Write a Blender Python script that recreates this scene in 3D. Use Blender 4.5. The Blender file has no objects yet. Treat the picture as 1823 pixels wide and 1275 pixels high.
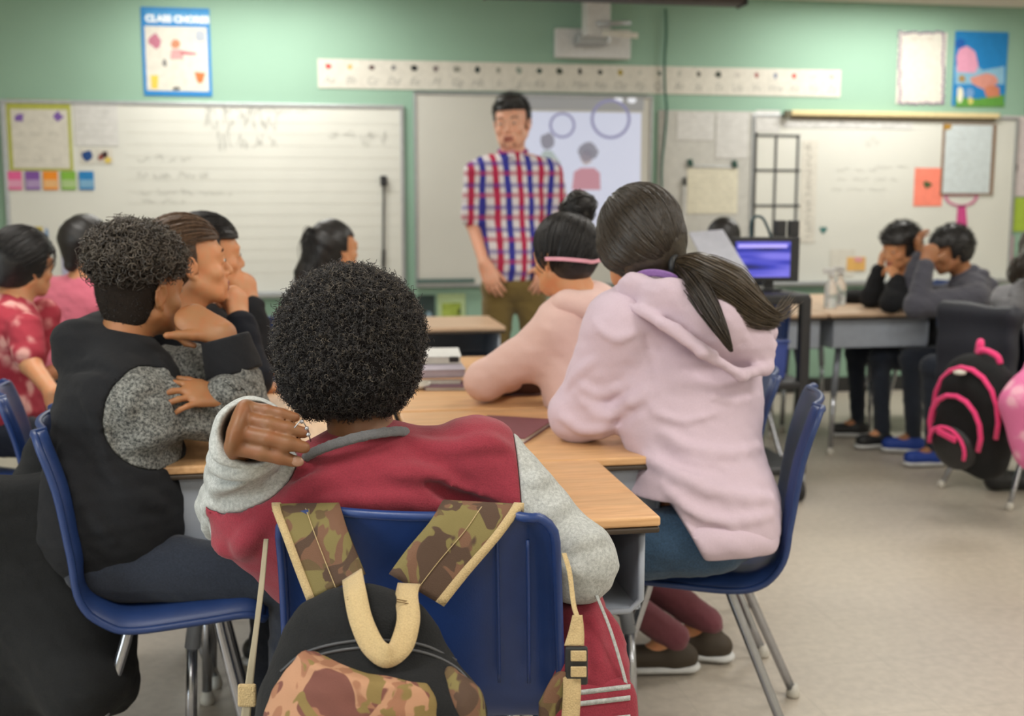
import bpy, bmesh, math, random
import numpy as np
from mathutils import Vector, Matrix

rng = np.random.default_rng(7)
random.seed(7)
col = bpy.context.scene.collection
scn = bpy.context.scene
PI = math.pi

# ---------------------------------------------------------------- camera
F_PX, CXP, CYP, CAM_H = 2000.0, 911.5, 637.5, 1.25
PITCH = math.atan((CYP - 365.0) / F_PX)
YAW = math.radians(10)
FW = np.array([math.sin(YAW) * math.cos(PITCH), math.cos(YAW) * math.cos(PITCH), -math.sin(PITCH)])
RT = np.array([math.cos(YAW), -math.sin(YAW), 0.0])
UP = np.cross(RT, FW)
CAM = np.array([0, 0, CAM_H])
cd = bpy.data.cameras.new('camera')
cam = bpy.data.objects.new('camera', cd)
col.objects.link(cam)
cam.matrix_world = Matrix(((RT[0], UP[0], -FW[0], 0), (RT[1], UP[1], -FW[1], 0), (RT[2], UP[2], -FW[2], CAM_H), (0, 0, 0, 1)))
cd.sensor_width = 36
cd.lens = F_PX / 1823 * 36
cd.clip_start = 0.05
cd.dof.use_dof = True
cd.dof.focus_distance = 1.78
cd.dof.aperture_fstop = 3.7
scn.camera = cam


def P(x, y, d):
    """world point seen at photo pixel (x, y) at camera depth d (metres)"""
    return CAM + (FW + RT * (x - CXP) / F_PX - UP * (y - CYP) / F_PX) * d


def onY(x, y, Yw):
    r = FW + RT * (x - CXP) / F_PX - UP * (y - CYP) / F_PX
    return CAM + r * (Yw / r[1])


def onZ(x, y, z):
    r = FW + RT * (x - CXP) / F_PX - UP * (y - CYP) / F_PX
    return CAM + r * ((z - CAM_H) / r[2])


# ---------------------------------------------------------------- world, colour, lights
w = bpy.data.worlds.new('world')
scn.world = w
w.use_nodes = True
w.node_tree.nodes['Background'].inputs[0].default_value = (0.75, 0.85, 1.0, 1)
w.node_tree.nodes['Background'].inputs[1].default_value = 0.25
scn.view_settings.view_transform = 'Standard'
scn.view_settings.look = 'None'
scn.view_settings.gamma = 1
scn.view_settings.exposure = 0.12
scn.cycles.max_bounces = 6
scn.cycles.use_denoising = True
WALL_Y, CEIL_Z = 7.0, 2.56
ROOM_X0, ROOM_X1, ROOM_Y0 = -3.3, 6.2, -3.0
LAMPS = [(-0.30, 6.28), (3.55, 6.28), (-0.9, 3.6), (1.9, 3.6), (4.6, 3.6), (-0.9, 1.0), (1.9, 1.0), (4.6, 1.0), (-0.9, -1.6), (1.9, -1.6), (4.6, -1.6)]
for i, (lx, ly) in enumerate(LAMPS):
    ld = bpy.data.lights.new('troffer_light', 'AREA')
    ld.shape = 'RECTANGLE'
    ld.size, ld.size_y = 1.15, 0.55
    ld.energy = 31 if ly > 6 else (20 if ly > 3 else 27)
    ld.color = (1.0, 0.965, 0.91)
    lo = bpy.data.objects.new('troffer_light', ld)
    lo.location = (lx, ly, CEIL_Z - 0.02)
    col.objects.link(lo)
# unseen cool area light along the left wall; no window is built there
ld = bpy.data.lights.new('cool_side_light', 'AREA')
ld.shape = 'RECTANGLE'; ld.size, ld.size_y = 3.4, 1.3
ld.energy = 70; ld.color = (0.80, 0.92, 1.0)
lo = bpy.data.objects.new('cool_side_light', ld)
lo.location = (ROOM_X0 + 0.05, 0.4, 1.65)
lo.rotation_euler = (0, math.radians(-90), 0)
col.objects.link(lo)


# ---------------------------------------------------------------- materials
def lin(c):
    """sRGB 0-255 tuple -> linear"""
    o = []
    for v in c:
        v = v / 255.0
        o.append(v / 12.92 if v <= 0.04045 else ((v + 0.055) / 1.055) ** 2.4)
    return tuple(o)


MATS = {}


class N:
    def __init__(s, name):
        s.m = bpy.data.materials.new(name)
        s.m.use_nodes = True
        s.t = s.m.node_tree
        s.b = s.t.nodes['Principled BSDF']
        s.tc = None

    def n(s, typ, **kw):
        x = s.t.nodes.new(typ)
        for k, v in kw.items():
            if k in x.inputs.keys():
                x.inputs[k].default_value = v
            else:
                setattr(x, k, v)
        return x

    def l(s, a, b):
        s.t.links.new(a, b)

    def co(s, scale=(1, 1, 1), rot=(0, 0, 0)):
        if s.tc is None:
            s.tc = s.n('ShaderNodeTexCoord')
        mp = s.n('ShaderNodeMapping')
        mp.inputs['Scale'].default_value = scale
        mp.inputs['Rotation'].default_value = rot
        s.l(s.tc.outputs['Object'], mp.inputs['Vector'])
        return mp.outputs[0]

    def noise(s, scale, detail=2.0, vec=None, rough=0.5, dist=0.0):
        x = s.n('ShaderNodeTexNoise')
        x.inputs['Scale'].default_value = scale
        x.inputs['Detail'].default_value = detail
        x.inputs['Roughness'].default_value = rough
        x.inputs['Distortion'].default_value = dist
        s.l(vec if vec is not None else s.co(), x.inputs['Vector'])
        return x.outputs['Fac']

    def ramp(s, fac, stops, interp='LINEAR'):
        r = s.n('ShaderNodeValToRGB')
        r.color_ramp.interpolation = interp
        el = r.color_ramp.elements
        while len(el) < len(stops):
            el.new(0.5)
        for e, (p, c) in zip(el, stops):
            e.position = p
            e.color = (*c, 1)
        s.l(fac, r.inputs[0])
        return r.outputs[0]

    def mix(s, fac, a, b, mode='MIX'):
        x = s.n('ShaderNodeMix', data_type='RGBA', blend_type=mode)
        for sock, v in ((x.inputs[0], fac), (x.inputs[6], a), (x.inputs[7], b)):
            if isinstance(v, (int, float)):
                sock.default_value = v
            elif isinstance(v, tuple):
                sock.default_value = (*v, 1)
            else:
                s.l(v, sock)
        return x.outputs[2]

    def bump(s, h, strength=0.3, dist=0.002):
        b = s.n('ShaderNodeBump')
        b.inputs['Strength'].default_value = strength
        b.inputs['Distance'].default_value = dist
        s.l(h, b.inputs['Height'])
        s.l(b.outputs[0], s.b.inputs['Normal'])

    def base(s, c):
        if isinstance(c, tuple):
            s.b.inputs['Base Color'].default_value = (*c, 1)
        else:
            s.l(c, s.b.inputs['Base Color'])

    def set(s, **kw):
        for k, v in kw.items():
            s.b.inputs[k.replace('_', ' ')].default_value = v
        return s


def mat(name, rgb, rough=0.6, metal=0.0, var=0.06, nscale=30, bump=0.0, bscale=200, emit=0.0, spec=0.5):
    """plain procedural material: slightly uneven colour plus a fine bump"""
    if name in MATS:
        return MATS[name]
    q = N(name)
    c = lin(rgb)
    d = tuple(v * (1 - var) for v in c); u = tuple(min(1, v * (1 + var)) for v in c)
    q.base(q.ramp(q.noise(nscale), [(0.3, d), (0.7, u)]))
    q.set(Roughness=rough, Metallic=metal)
    q.b.inputs['Specular IOR Level'].default_value = spec
    if bump:
        q.bump(q.noise(bscale, 3), bump, 0.001)
    if emit:
        q.b.inputs['Emission Color'].default_value = (*c, 1)
        q.b.inputs['Emission Strength'].default_value = emit
    MATS[name] = q.m
    return q.m


def fabric(name, rgb, bump=0.5, var=0.12, fine=420, rough=0.92, sheen=0.25):
    if name in MATS:
        return MATS[name]
    q = N(name)
    c = lin(rgb)
    a = q.ramp(q.noise(fine, 2), [(0.3, tuple(v * (1 - var) for v in c)), (0.7, tuple(min(1, v * (1 + var)) for v in c))])
    q.base(a)
    q.set(Roughness=rough)
    q.b.inputs['Specular IOR Level'].default_value = 0.2
    q.b.inputs['Sheen Weight'].default_value = sheen * 0.6
    q.b.inputs['Sheen Roughness'].default_value = 0.6
    mixn = q.n('ShaderNodeMath', operation='ADD')
    q.l(q.noise(fine, 3), mixn.inputs[0])
    m2 = q.n('ShaderNodeMath', operation='MULTIPLY'); m2.inputs[1].default_value = 4.0
    q.l(q.noise(22, 2), m2.inputs[0])
    q.l(m2.outputs[0], mixn.inputs[1])
    q.bump(mixn.outputs[0], bump, 0.0016)
    MATS[name] = q.m
    return q.m


def marl(name, dark, light, scale=330, thr=(0.42, 0.58), bump=0.8):
    q = N(name)
    n1 = q.noise(scale, 3, rough=0.7)
    n2 = q.noise(scale * 0.33, 2)
    ad = q.n('ShaderNodeMath', operation='ADD'); q.l(n1, ad.inputs[0]); q.l(n2, ad.inputs[1])
    hf = q.n('ShaderNodeMath', operation='MULTIPLY'); hf.inputs[1].default_value = 0.5; q.l(ad.outputs[0], hf.inputs[0])
    q.base(q.ramp(hf.outputs[0], [(thr[0], lin(dark)), (thr[1], lin(light))]))
    q.set(Roughness=0.95)
    q.b.inputs['Specular IOR Level'].default_value = 0.15
    q.bump(n1, bump, 0.002)
    MATS[name] = q.m
    return q.m


def skin(name, rgb, rough=0.5):
    q = N(name)
    c = lin(rgb)
    c2 = (c[0] * 1.08, c[1] * 0.9, c[2] * 0.84)
    q.base(q.ramp(q.noise(45, 3), [(0.35, c), (0.68, c2)]))
    q.set(Roughness=rough)
    q.b.inputs['Subsurface Weight'].default_value = 0.12
    q.b.inputs['Subsurface Radius'].default_value = (0.012, 0.005, 0.003)
    q.b.inputs['Subsurface Scale'].default_value = 0.5
    q.bump(q.noise(500, 3), 0.15, 0.0008)
    MATS[name] = q.m
    return q.m


def hairmat(name, rgb, rough=0.42, spec=0.5):
    q = N(name)
    c = lin(rgb)
    q.base(q.ramp(q.noise(160, 2), [(0.3, tuple(v * 0.6 for v in c)), (0.7, tuple(v * 1.5 for v in c))]))
    q.set(Roughness=rough)
    q.b.inputs['Specular IOR Level'].default_value = spec
    MATS[name] = q.m
    return q.m


def woodtop(name, c1, c2, axis=0):
    q = N(name)
    sc = [3, 3, 3]; sc[axis] = 0.35
    v = q.co(tuple(sc))
    n1 = q.noise(28, 4, v, 0.6, 0.4)
    n2 = q.noise(7, 2, v)
    a = q.ramp(n1, [(0.35, lin(c1)), (0.62, lin(c2))])
    b = q.ramp(n2, [(0.3, (0.88, 0.88, 0.88)), (0.7, (1.06, 1.03, 1.0))])
    q.base(q.mix(1.0, a, b, 'MULTIPLY'))
    q.set(Roughness=0.38)
    q.bump(n1, 0.08, 0.0005)
    MATS[name] = q.m
    return q.m


def camo(name, cols, scale=14, fine=600):
    q = N(name)
    v = q.co()
    a = lin(cols[0])
    for i_, c in enumerate(cols[1:]):
        v2 = q.co((1, 1, .8), (1.1 * i_, 0.7 * i_ + .3, 2.0 * i_))
        n1 = q.noise(scale * (1 + .15 * i_), 2.0, v2, 0.5, 0.8)
        a = q.mix(q.ramp(n1, [(.535, (0, 0, 0)), (.55, (1, 1, 1))]), a, lin(c))
    q.base(a)
    q.set(Roughness=0.85)
    q.bump(q.noise(fine, 2), 0.5, 0.0012)
    MATS[name] = q.m
    return q.m


M = {}
M['wall'] = mat('green_wall_paint', (142, 176, 156), 0.75, var=0.03, nscale=2, bump=0.1, bscale=120)
M['wall2'] = mat('cream_wall_paint', (205, 200, 185), 0.8, var=0.03, nscale=2)
M['ceil'] = mat('ceiling_paint', (225, 222, 212), 0.9, var=0.02, nscale=60)
M['board'] = mat('whiteboard_enamel', (212, 213, 205), 0.35, var=0.03, nscale=3)
M['board2'] = mat('projection_surface', (200, 200, 192), 0.6, var=0.02, nscale=3)
M['alu'] = mat('brushed_aluminium', (176, 180, 182), 0.4, 0.7)
M['darkalu'] = mat('dark_board_edge', (78, 104, 100), 0.5)
M['wood'] = woodtop('oak_desk_top', (202, 156, 108), (218, 174, 126), 0)
M['wood_y'] = woodtop('oak_desk_top_turned', (202, 156, 108), (218, 174, 126), 1)
M['woodfar'] = woodtop('pale_desk_top', (190, 160, 132), (206, 178, 150), 0)
M['edge'] = mat('dark_edge_band', (58, 46, 34), 0.5)
M['oakedge'] = mat('worn_oak_edge', (170, 118, 45), 0.5)
M['desk'] = mat('grey_painted_steel', (150, 157, 168), 0.42, var=0.04)
M['deskin'] = mat('desk_inside', (62, 64, 70), 0.6)
M['leg'] = mat('grey_tube', (140, 146, 156), 0.35, 0.3)
M['chrome'] = mat('chrome_tube', (170, 172, 178), 0.22, 0.9)
M['glide'] = mat('nylon_glide', (196, 192, 182), 0.4)
M['blue'] = mat('blue_plastic', (30, 56, 112), 0.36, var=0.05, bump=0.15, bscale=400)
M['navy'] = mat('navy_plastic', (34, 56, 104), 0.4, var=0.05, bump=0.15, bscale=400)
M['black'] = mat('black_plastic', (34, 35, 37), 0.5)
M['paper'] = mat('white_paper', (208, 205, 194), 0.85)
M['paper2'] = mat('grey_white_paper', (205, 205, 202), 0.85)
M['ink'] = mat('faded_marker_ink', (164, 164, 158), 0.7)
M['darkink'] = mat('dark_ink', (52, 56, 58), 0.7)
M['white_plastic'] = mat('white_plastic', (205, 206, 205), 0.4)
M['skinA'] = skin('dark_brown_skin', (124, 84, 52))
M['skinB'] = skin('brown_skin', (158, 112, 74))
M['skinC'] = skin('tan_skin', (205, 150, 108))
M['skinP'] = skin('light_skin', (218, 168, 142))
M['nailA'] = mat('fingernail', (140, 104, 82), 0.3)
M['lip'] = mat('lips', (158, 92, 78), 0.5)
M['eye'] = mat('eye_white', (215, 210, 202), 0.2)
M['iris'] = mat('dark_iris', (40, 26, 18), 0.15)
M['hairblack'] = hairmat('black_hair', (30, 28, 28))
M['hairbrown'] = hairmat('dark_brown_hair', (50, 42, 33), 0.38, 0.6)
M['curllight'] = hairmat('pale_and_lit_curls', (92, 84, 74), .45, .6)  # paler hair tone; doubles as painted light on the black curls' crown
M['hairlight'] = hairmat('mid_brown_hair', (74, 62, 46), .36, .7)
M['afro'] = hairmat('tight_black_curls', (44, 41, 40), 0.48, 0.5)
M['curl'] = hairmat('loose_dark_curls', (56, 48, 40), 0.4, 0.7)
M['scalp'] = mat('dark_hair_base', (24, 22, 22), 0.9, spec=0.1)
M['fade'] = mat('short_faded_hair', (40, 34, 30), 0.9, bump=0.8, bscale=700, spec=0.1)
M['maroon'] = fabric('maroon_fleece', (140, 46, 60))
M['greyflc'] = marl('light_grey_marl', (156, 158, 156), (196, 199, 196), 600, (0.36, 0.64), 0.4)
M['collar'] = fabric('dark_grey_rib', (98, 98, 100))
M['marl'] = marl('charcoal_marl', (66, 68, 68), (156, 157, 152), 520, (0.41, 0.60), 1.0)
M['blackfab'] = fabric('black_fleece', (30, 31, 34), sheen=.05)
M['navyfab'] = fabric('black_navy_jersey', (27, 30, 38), sheen=.05)
M['lav'] = fabric('lavender_fleece', (204, 184, 197), 0.3, 0.04)
M['lavin'] = fabric('purple_lining', (150, 112, 176))
M['pink'] = fabric('pale_pink_fleece', (224, 190, 182), 0.3, 0.04)
M['denim'] = fabric('blue_denim', (48, 72, 96), 0.6, 0.25, 300)
M['denimd'] = fabric('dark_denim', (38, 44, 56), 0.6, 0.2, 300)
M['khaki'] = fabric('olive_khaki', (112, 94, 52), 0.4, 0.1, 250)
M['rosefab'] = fabric('pink_tee', (214, 112, 132))
M['greyhood'] = fabric('dark_grey_hoodie', (78, 78, 88))
M['lightgrey'] = fabric('mid_grey_hoodie', (140, 140, 144))
M['canvas'] = fabric('black_canvas', (31, 32, 33), 0.8, sheen=.05)
M['tan'] = fabric('tan_webbing', (190, 166, 122), 1.0, 0.12, 500)
M['camo'] = camo('woodland_camouflage', [(120, 108, 64), (96, 78, 50), (112, 80, 60), (78, 58, 44)], 17)
M['camo2'] = camo('rust_camouflage', [(176, 132, 102), (112, 68, 58), (150, 104, 78), (128, 108, 62)], 17)
M['hotpink'] = fabric('hot_pink_trim', (238, 66, 128))
M['floor'] = None
# ---------------------------------------------------------------- mesh helpers
def mesh_obj(name, verts, faces, m=None, parent=None, smooth=False, mats=None, fmat=None):
    me = bpy.data.meshes.new(name)
    v = np.asarray(verts, dtype=np.float32)
    if isinstance(faces, np.ndarray):
        k = faces.shape[1]
        me.vertices.add(len(v)); me.vertices.foreach_set('co', v.ravel())
        me.loops.add(faces.size); me.loops.foreach_set('vertex_index', faces.astype(np.int32).ravel())
        me.polygons.add(len(faces))
        me.polygons.foreach_set('loop_start', np.arange(0, faces.size, k, dtype=np.int32))
        me.update(calc_edges=True)
    else:
        me.from_pydata([tuple(map(float, p)) for p in v], [], faces)
        me.update()
    for mm in (mats or [m]):
        if mm is not None:
            me.materials.append(mm)
    if fmat is not None:
        me.polygons.foreach_set('material_index', np.asarray(fmat, dtype=np.int32))
    if smooth:
        me.polygons.foreach_set('use_smooth', np.ones(len(me.polygons), dtype=bool))
    me.validate()
    o = bpy.data.objects.new(name, me)
    col.objects.link(o)
    if parent is not None:
        o.parent = parent
        o.matrix_parent_inverse = parent.matrix_basis.inverted()
    return o


def tag(o, label, cat, group=None, kind=None):
    if label: o['label'] = label
    if cat: o['category'] = cat
    if group: o['group'] = group
    if kind: o['kind'] = kind
    return o


def thing(name, label, cat, loc=(0, 0, 0), group=None):
    o = bpy.data.objects.new(name, None)
    o.empty_display_size = 0.05
    o.location = tuple(map(float, loc))
    col.objects.link(o)
    return tag(o, label, cat, group)


def dup(root, mtx, label=None):
    """copy of a thing with copies of its parts and sub-parts; mtx moves the source to its new place"""
    def rec(o, par):
        c = o.copy()
        col.objects.link(c)
        if par is not None:
            c.parent = par
        for ch in kids[o.name]:
            rec(ch, c)
        return c
    kids = {}
    def idx(o):
        kids[o.name] = [x for x in bpy.data.objects if x.parent == o]
        for x in kids[o.name]: idx(x)
    idx(root)
    r = rec(root, None)
    r.matrix_basis = mtx @ root.matrix_basis
    if label: r['label'] = label
    return r


class MB:
    def __init__(s):
        s.v = []; s.f = []; s.sm = []

    def add(s, vs, fs):
        o = len(s.v)
        s.v += [tuple(map(float, p)) for p in vs]
        s.f += [tuple(i + o for i in f) for f in fs]
        return s

    def box(s, lo, hi):
        x0, y0, z0 = lo; x1, y1, z1 = hi
        return s.add([(x0, y0, z0), (x1, y0, z0), (x1, y1, z0), (x0, y1, z0), (x0, y0, z1), (x1, y0, z1), (x1, y1, z1), (x0, y1, z1)],
                     [(0, 3, 2, 1), (4, 5, 6, 7), (0, 1, 5, 4), (1, 2, 6, 5), (2, 3, 7, 6), (3, 0, 4, 7)])

    def obox(s, c, ax, ay, az):
        c, ax, ay, az = map(np.asarray, (c, ax, ay, az))
        pts = [c + i * ax + j * ay + k * az for k in (-1, 1) for j in (-1, 1) for i in (-1, 1)]
        return s.add(pts, [(0, 2, 3, 1), (4, 5, 7, 6), (0, 1, 5, 4), (1, 3, 7, 5), (3, 2, 6, 7), (2, 0, 4, 6)])

    def tube(s, pts, r, n=10, closed=False):
        pts = [np.asarray(p, float) for p in pts]
        K = len(pts)
        rs = [r] * K if np.isscalar(r) else r
        ref = None; rings = []
        for i, p in enumerate(pts):
            a = pts[i - 1] if (i > 0 or closed) else p
            b = pts[(i + 1) % K] if (i < K - 1 or closed) else p
            t = b - a; t = t / (np.linalg.norm(t) + 1e-12)
            if ref is None:
                ref = np.array([0, 0, 1.0]) if abs(t[2]) < 0.9 else np.array([1.0, 0, 0])
            u = ref - t * (ref @ t); u /= np.linalg.norm(u) + 1e-12
            ref = u; q = np.cross(t, u)
            rings.append([p + rs[i] * (math.cos(2 * PI * j / n) * u + math.sin(2 * PI * j / n) * q) for j in range(n)])
        vs = [q for rg in rings for q in rg]
        fs = []
        for i in range(K if closed else K - 1):
            a0, b0 = i * n, ((i + 1) % K) * n
            for j in range(n):
                fs.append((a0 + j, a0 + (j + 1) % n, b0 + (j + 1) % n, b0 + j))
        if not closed:
            fs.append(tuple(range(n))[::-1]); fs.append(tuple((K - 1) * n + j for j in range(n)))
        return s.add(vs, fs)

    def lathe(s, c, prof, n=24, axis=2):
        c = np.asarray(c, float); vs = []; fs = []
        a = [0, 1, 2]; a = [(axis + 1) % 3, (axis + 2) % 3, axis]
        for (r, h) in prof:
            for j in range(n):
                p = c.copy(); p[a[0]] += r * math.cos(2 * PI * j / n); p[a[1]] += r * math.sin(2 * PI * j / n); p[a[2]] += h
                vs.append(p)
        for i in range(len(prof) - 1):
            for j in range(n):
                fs.append((i * n + j, i * n + (j + 1) % n, (i + 1) * n + (j + 1) % n, (i + 1) * n + j))
        fs.append(tuple(range(n))[::-1]); fs.append(tuple((len(prof) - 1) * n + j for j in range(n)))
        return s.add(vs, fs)

    def prism(s, poly, off):
        """polygon (3-D points, planar) swept by vector off"""
        poly = [np.asarray(p, float) for p in poly]; off = np.asarray(off, float); n = len(poly)
        fs = [tuple(range(n))[::-1], tuple(range(n, 2 * n))] + [(i, (i + 1) % n, n + (i + 1) % n, n + i) for i in range(n)]
        return s.add(poly + [p + off for p in poly], fs)

    def build(s, name, m, parent=None, smooth=False, bevel=0.0, seg=2):
        o = mesh_obj(name, s.v, s.f, m, parent, smooth)
        if bevel:
            b = o.modifiers.new('bevel', 'BEVEL'); b.width = bevel; b.segments = seg; b.limit_method = 'ANGLE'
            b.harden_normals = False
        return o


def spline(pts, n=8):
    """Catmull-Rom through the points"""
    p = np.asarray(pts, float)
    p = np.vstack([2 * p[0] - p[1], p, 2 * p[-1] - p[-2]])
    out = []
    for i in range(1, len(p) - 2):
        for t in np.linspace(0, 1, n, endpoint=False):
            a, b, c, d = p[i - 1], p[i], p[i + 1], p[i + 2]
            out.append(0.5 * ((2 * b) + (c - a) * t + (2 * a - 5 * b + 4 * c - d) * t * t + (3 * b - a - 3 * c + d) * t ** 3))
    out.append(p[-2])
    return np.array(out)


def ribbon(ctr, wid, thick, name, m, parent=None, nsub=6, nw=4):
    """strap: centre line points ctr, half-width vectors wid; real thickness along the normal"""
    c = spline(ctr, nsub); wv = spline(wid, nsub)
    K = len(c)
    tan = np.gradient(c, axis=0)
    nor = np.cross(tan, wv); nor /= np.linalg.norm(nor, axis=1)[:, None] + 1e-9
    us = np.linspace(-1, 1, nw + 1)
    top = c[:, None] + us[None, :, None] * wv[:, None] + nor[:, None] * thick / 2
    bot = top - nor[:, None] * thick
    n1 = nw + 1
    v = np.concatenate([top.reshape(-1, 3), bot.reshape(-1, 3)])
    f = []; o = K * n1
    for i in range(K - 1):
        for j in range(nw):
            a = i * n1 + j
            f.append((a, a + 1, a + n1 + 1, a + n1)); f.append((o + a, o + a + n1, o + a + n1 + 1, o + a + 1))
        for j in (0, nw):
            a = i * n1 + j
            f.append((a, a + n1, o + a + n1, o + a) if j == 0 else (a, o + a, o + a + n1, a + n1))
    for i in (0, K - 1):
        for j in range(nw):
            a = i * n1 + j
            f.append((a, o + a, o + a + 1, a + 1) if i == 0 else (a, a + 1, o + a + 1, o + a))
    return mesh_obj(name, v, f, m, parent, True)


# ---------------------------------------------------------------- organic surfaces from blended volumes
def nz(v):
    v = np.asarray(v, float)
    return v / (np.linalg.norm(v) + 1e-12)


_nk = [(rng.normal(size=3), rng.uniform(0, 6.28)) for _ in range(9)]


def wav(p, scale, seed=0):
    """smooth pseudo-noise of points p[...,3], about -1..1"""
    o = 0
    for i in range(5):
        k, ph = _nk[(i + seed) % 9]
        o = o + np.sin((p[0] * k[0] + p[1] * k[1] + p[2] * k[2]) * scale + ph * (i + 1 + seed))
    return o / 2.6


class SDF:
    def __init__(s):
        s.ops = []

    def cap(s, a, b, ra, rb=None, k=0.02, flat=None, sub=False):
        """tapered capsule; flat=(axis, factor) squashes it along axis"""
        s.ops.append(('cap', np.asarray(a, float), np.asarray(b, float), ra, ra if rb is None else rb, k, flat, sub)); return s

    def chain(s, pts, rs, k=0.02, flat=None):
        for i in range(len(pts) - 1):
            s.cap(pts[i], pts[i + 1], rs[i], rs[i + 1], k if i or k < 0.03 else k, flat)
        return s

    def ell(s, c, r, R=None, k=0.02, sub=False):
        s.ops.append(('ell', np.asarray(c, float), np.asarray(r, float), np.eye(3) if R is None else np.asarray(R, float), k, sub)); return s

    def box(s, c, hs, R=None, rd=0.01, k=0.02, sub=False):
        s.ops.append(('box', np.asarray(c, float), np.asarray(hs, float), np.eye(3) if R is None else np.asarray(R, float), rd, k, sub)); return s

    def half(s, c, n, k=0.0):
        """keep the side of the plane that n points away from"""
        s.ops.append(('half', np.asarray(c, float), nz(n), k)); return s

    def disp(s, fn, region=None):
        s.ops.append(('disp', fn, region)); return s

    def fn(s, f, mode='i'):
        s.ops.append(('fn', f, mode)); return s

    def copy(s):
        q = SDF(); q.ops = list(s.ops); return q

    def mesh(s, h, name, m, parent=None, smooth=1, mats=None, fmat=None):
        los, his = [], []
        for o in s.ops:
            if o[0] == 'cap' and not o[7]:
                r = max(o[3], o[4]); los.append(np.minimum(o[1], o[2]) - r); his.append(np.maximum(o[1], o[2]) + r)
            elif o[0] == 'ell' and not o[5]:
                r = max(o[2]); los.append(o[1] - r); his.append(o[1] + r)
            elif o[0] == 'box' and not o[6]:
                r = np.linalg.norm(o[2]) + o[4]; los.append(o[1] - r); his.append(o[1] + r)
        lo = np.min(los, 0) - 4 * h; hi = np.max(his, 0) + 4 * h
        dims = np.ceil((hi - lo) / h).astype(int) + 1
        ax = [lo[i] + h * np.arange(dims[i]) for i in range(3)]
        f = np.full(dims, 0.06, dtype=np.float32)

        def sub(blo, bhi):
            a = np.clip(np.floor((blo - lo) / h).astype(int), 0, dims); b = np.clip(np.ceil((bhi - lo) / h).astype(int) + 1, 0, dims)
            sl = tuple(slice(a[i], b[i]) for i in range(3))
            g = np.meshgrid(*[ax[i][sl[i]].astype(np.float32) for i in range(3)], indexing='ij', sparse=True)
            return sl, g
        for o in s.ops:
            if o[0] == 'cap':
                _, a, b, ra, rb, k, flat, neg = o
                r = max(ra, rb) + k + 3 * h + 0.012
                sl, g = sub(np.minimum(a, b) - r, np.maximum(a, b) + r)
                q = [g[i] - a[i] for i in range(3)]; ab = b - a
                if flat is not None:
                    n, fc = nz(flat[0]), flat[1]
                    dn = (q[0] * n[0] + q[1] * n[1] + q[2] * n[2]) * (1 / fc - 1)
                    q = [q[i] + n[i] * dn for i in range(3)]
                    ab = ab + n * (ab @ n) * (1 / fc - 1)
                t = np.clip((q[0] * ab[0] + q[1] * ab[1] + q[2] * ab[2]) / (ab @ ab + 1e-12), 0, 1)
                d = np.sqrt((q[0] - t * ab[0]) ** 2 + (q[1] - t * ab[1]) ** 2 + (q[2] - t * ab[2]) ** 2) - (ra + (rb - ra) * t)
                if flat is not None: d = d * (0.5 + 0.5 * flat[1])
            elif o[0] == 'ell':
                _, c, r_, R, k, neg = o
                r = max(r_) + k + 3 * h + 0.012
                sl, g = sub(c - r, c + r)
                q = [g[i] - c[i] for i in range(3)]
                l = [(q[0] * R[0, i] + q[1] * R[1, i] + q[2] * R[2, i]) / r_[i] for i in range(3)]
                k0 = np.sqrt(l[0] ** 2 + l[1] ** 2 + l[2] ** 2)
                k1 = np.sqrt((l[0] / r_[0]) ** 2 + (l[1] / r_[1]) ** 2 + (l[2] / r_[2]) ** 2) + 1e-9
                d = k0 * (k0 - 1) / k1
            elif o[0] == 'box':
                _, c, hs, R, rd, k, neg = o
                r = np.linalg.norm(hs) + rd + k + 3 * h
                sl, g = sub(c - r, c + r)
                q = [g[i] - c[i] for i in range(3)]
                l = [np.abs(q[0] * R[0, i] + q[1] * R[1, i] + q[2] * R[2, i]) - hs[i] + rd for i in range(3)]
                d = np.sqrt(sum(np.maximum(x, 0) ** 2 for x in l)) + np.minimum(np.maximum(np.maximum(l[0], l[1]), l[2]), 0) - rd
            elif o[0] == 'half':
                _, c, n, k = o
                g = np.meshgrid(*[a.astype(np.float32) for a in ax], indexing='ij', sparse=True)
                d = (g[0] - c[0]) * n[0] + (g[1] - c[1]) * n[1] + (g[2] - c[2]) * n[2]
                f = np.maximum(f, d.astype(np.float32)); continue
            elif o[0] == 'disp':
                g = np.meshgrid(*[a.astype(np.float32) for a in ax], indexing='ij', sparse=True)
                near = np.abs(f) < 0.05
                idx = np.nonzero(near)
                pp = [ax[i][idx[i]] for i in range(3)]
                f[idx] = f[idx] + o[1](pp).astype(np.float32); continue
            elif o[0] == 'fn':
                near = f < 0.06
                idx = np.nonzero(near)
                pp = [ax[i][idx[i]] for i in range(3)]
                f[idx] = np.maximum(f[idx], o[1](pp).astype(np.float32)); continue
            cur = f[sl]
            if neg:
                k = max(k, 1e-4)
                e = np.clip(0.5 - 0.5 * (cur + d) / k, 0, 1)
                f[sl] = cur * (1 - e) - d * e + k * e * (1 - e)
            else:
                k = max(k, 1e-4)
                e = np.clip(0.5 + 0.5 * (d - cur) / k, 0, 1)
                f[sl] = d * (1 - e) + cur * e - k * e * (1 - e)
        v, q = surfnet(f, lo, h)
        if len(v) == 0:
            raise RuntimeError('empty surface ' + name)
        for _ in range(smooth):
            v = relax(v, q)
        fm = None
        if fmat is not None:
            fm = fmat(v[q].mean(1))
        return mesh_obj(name, v, q, m, parent, True, mats, fm)


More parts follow.
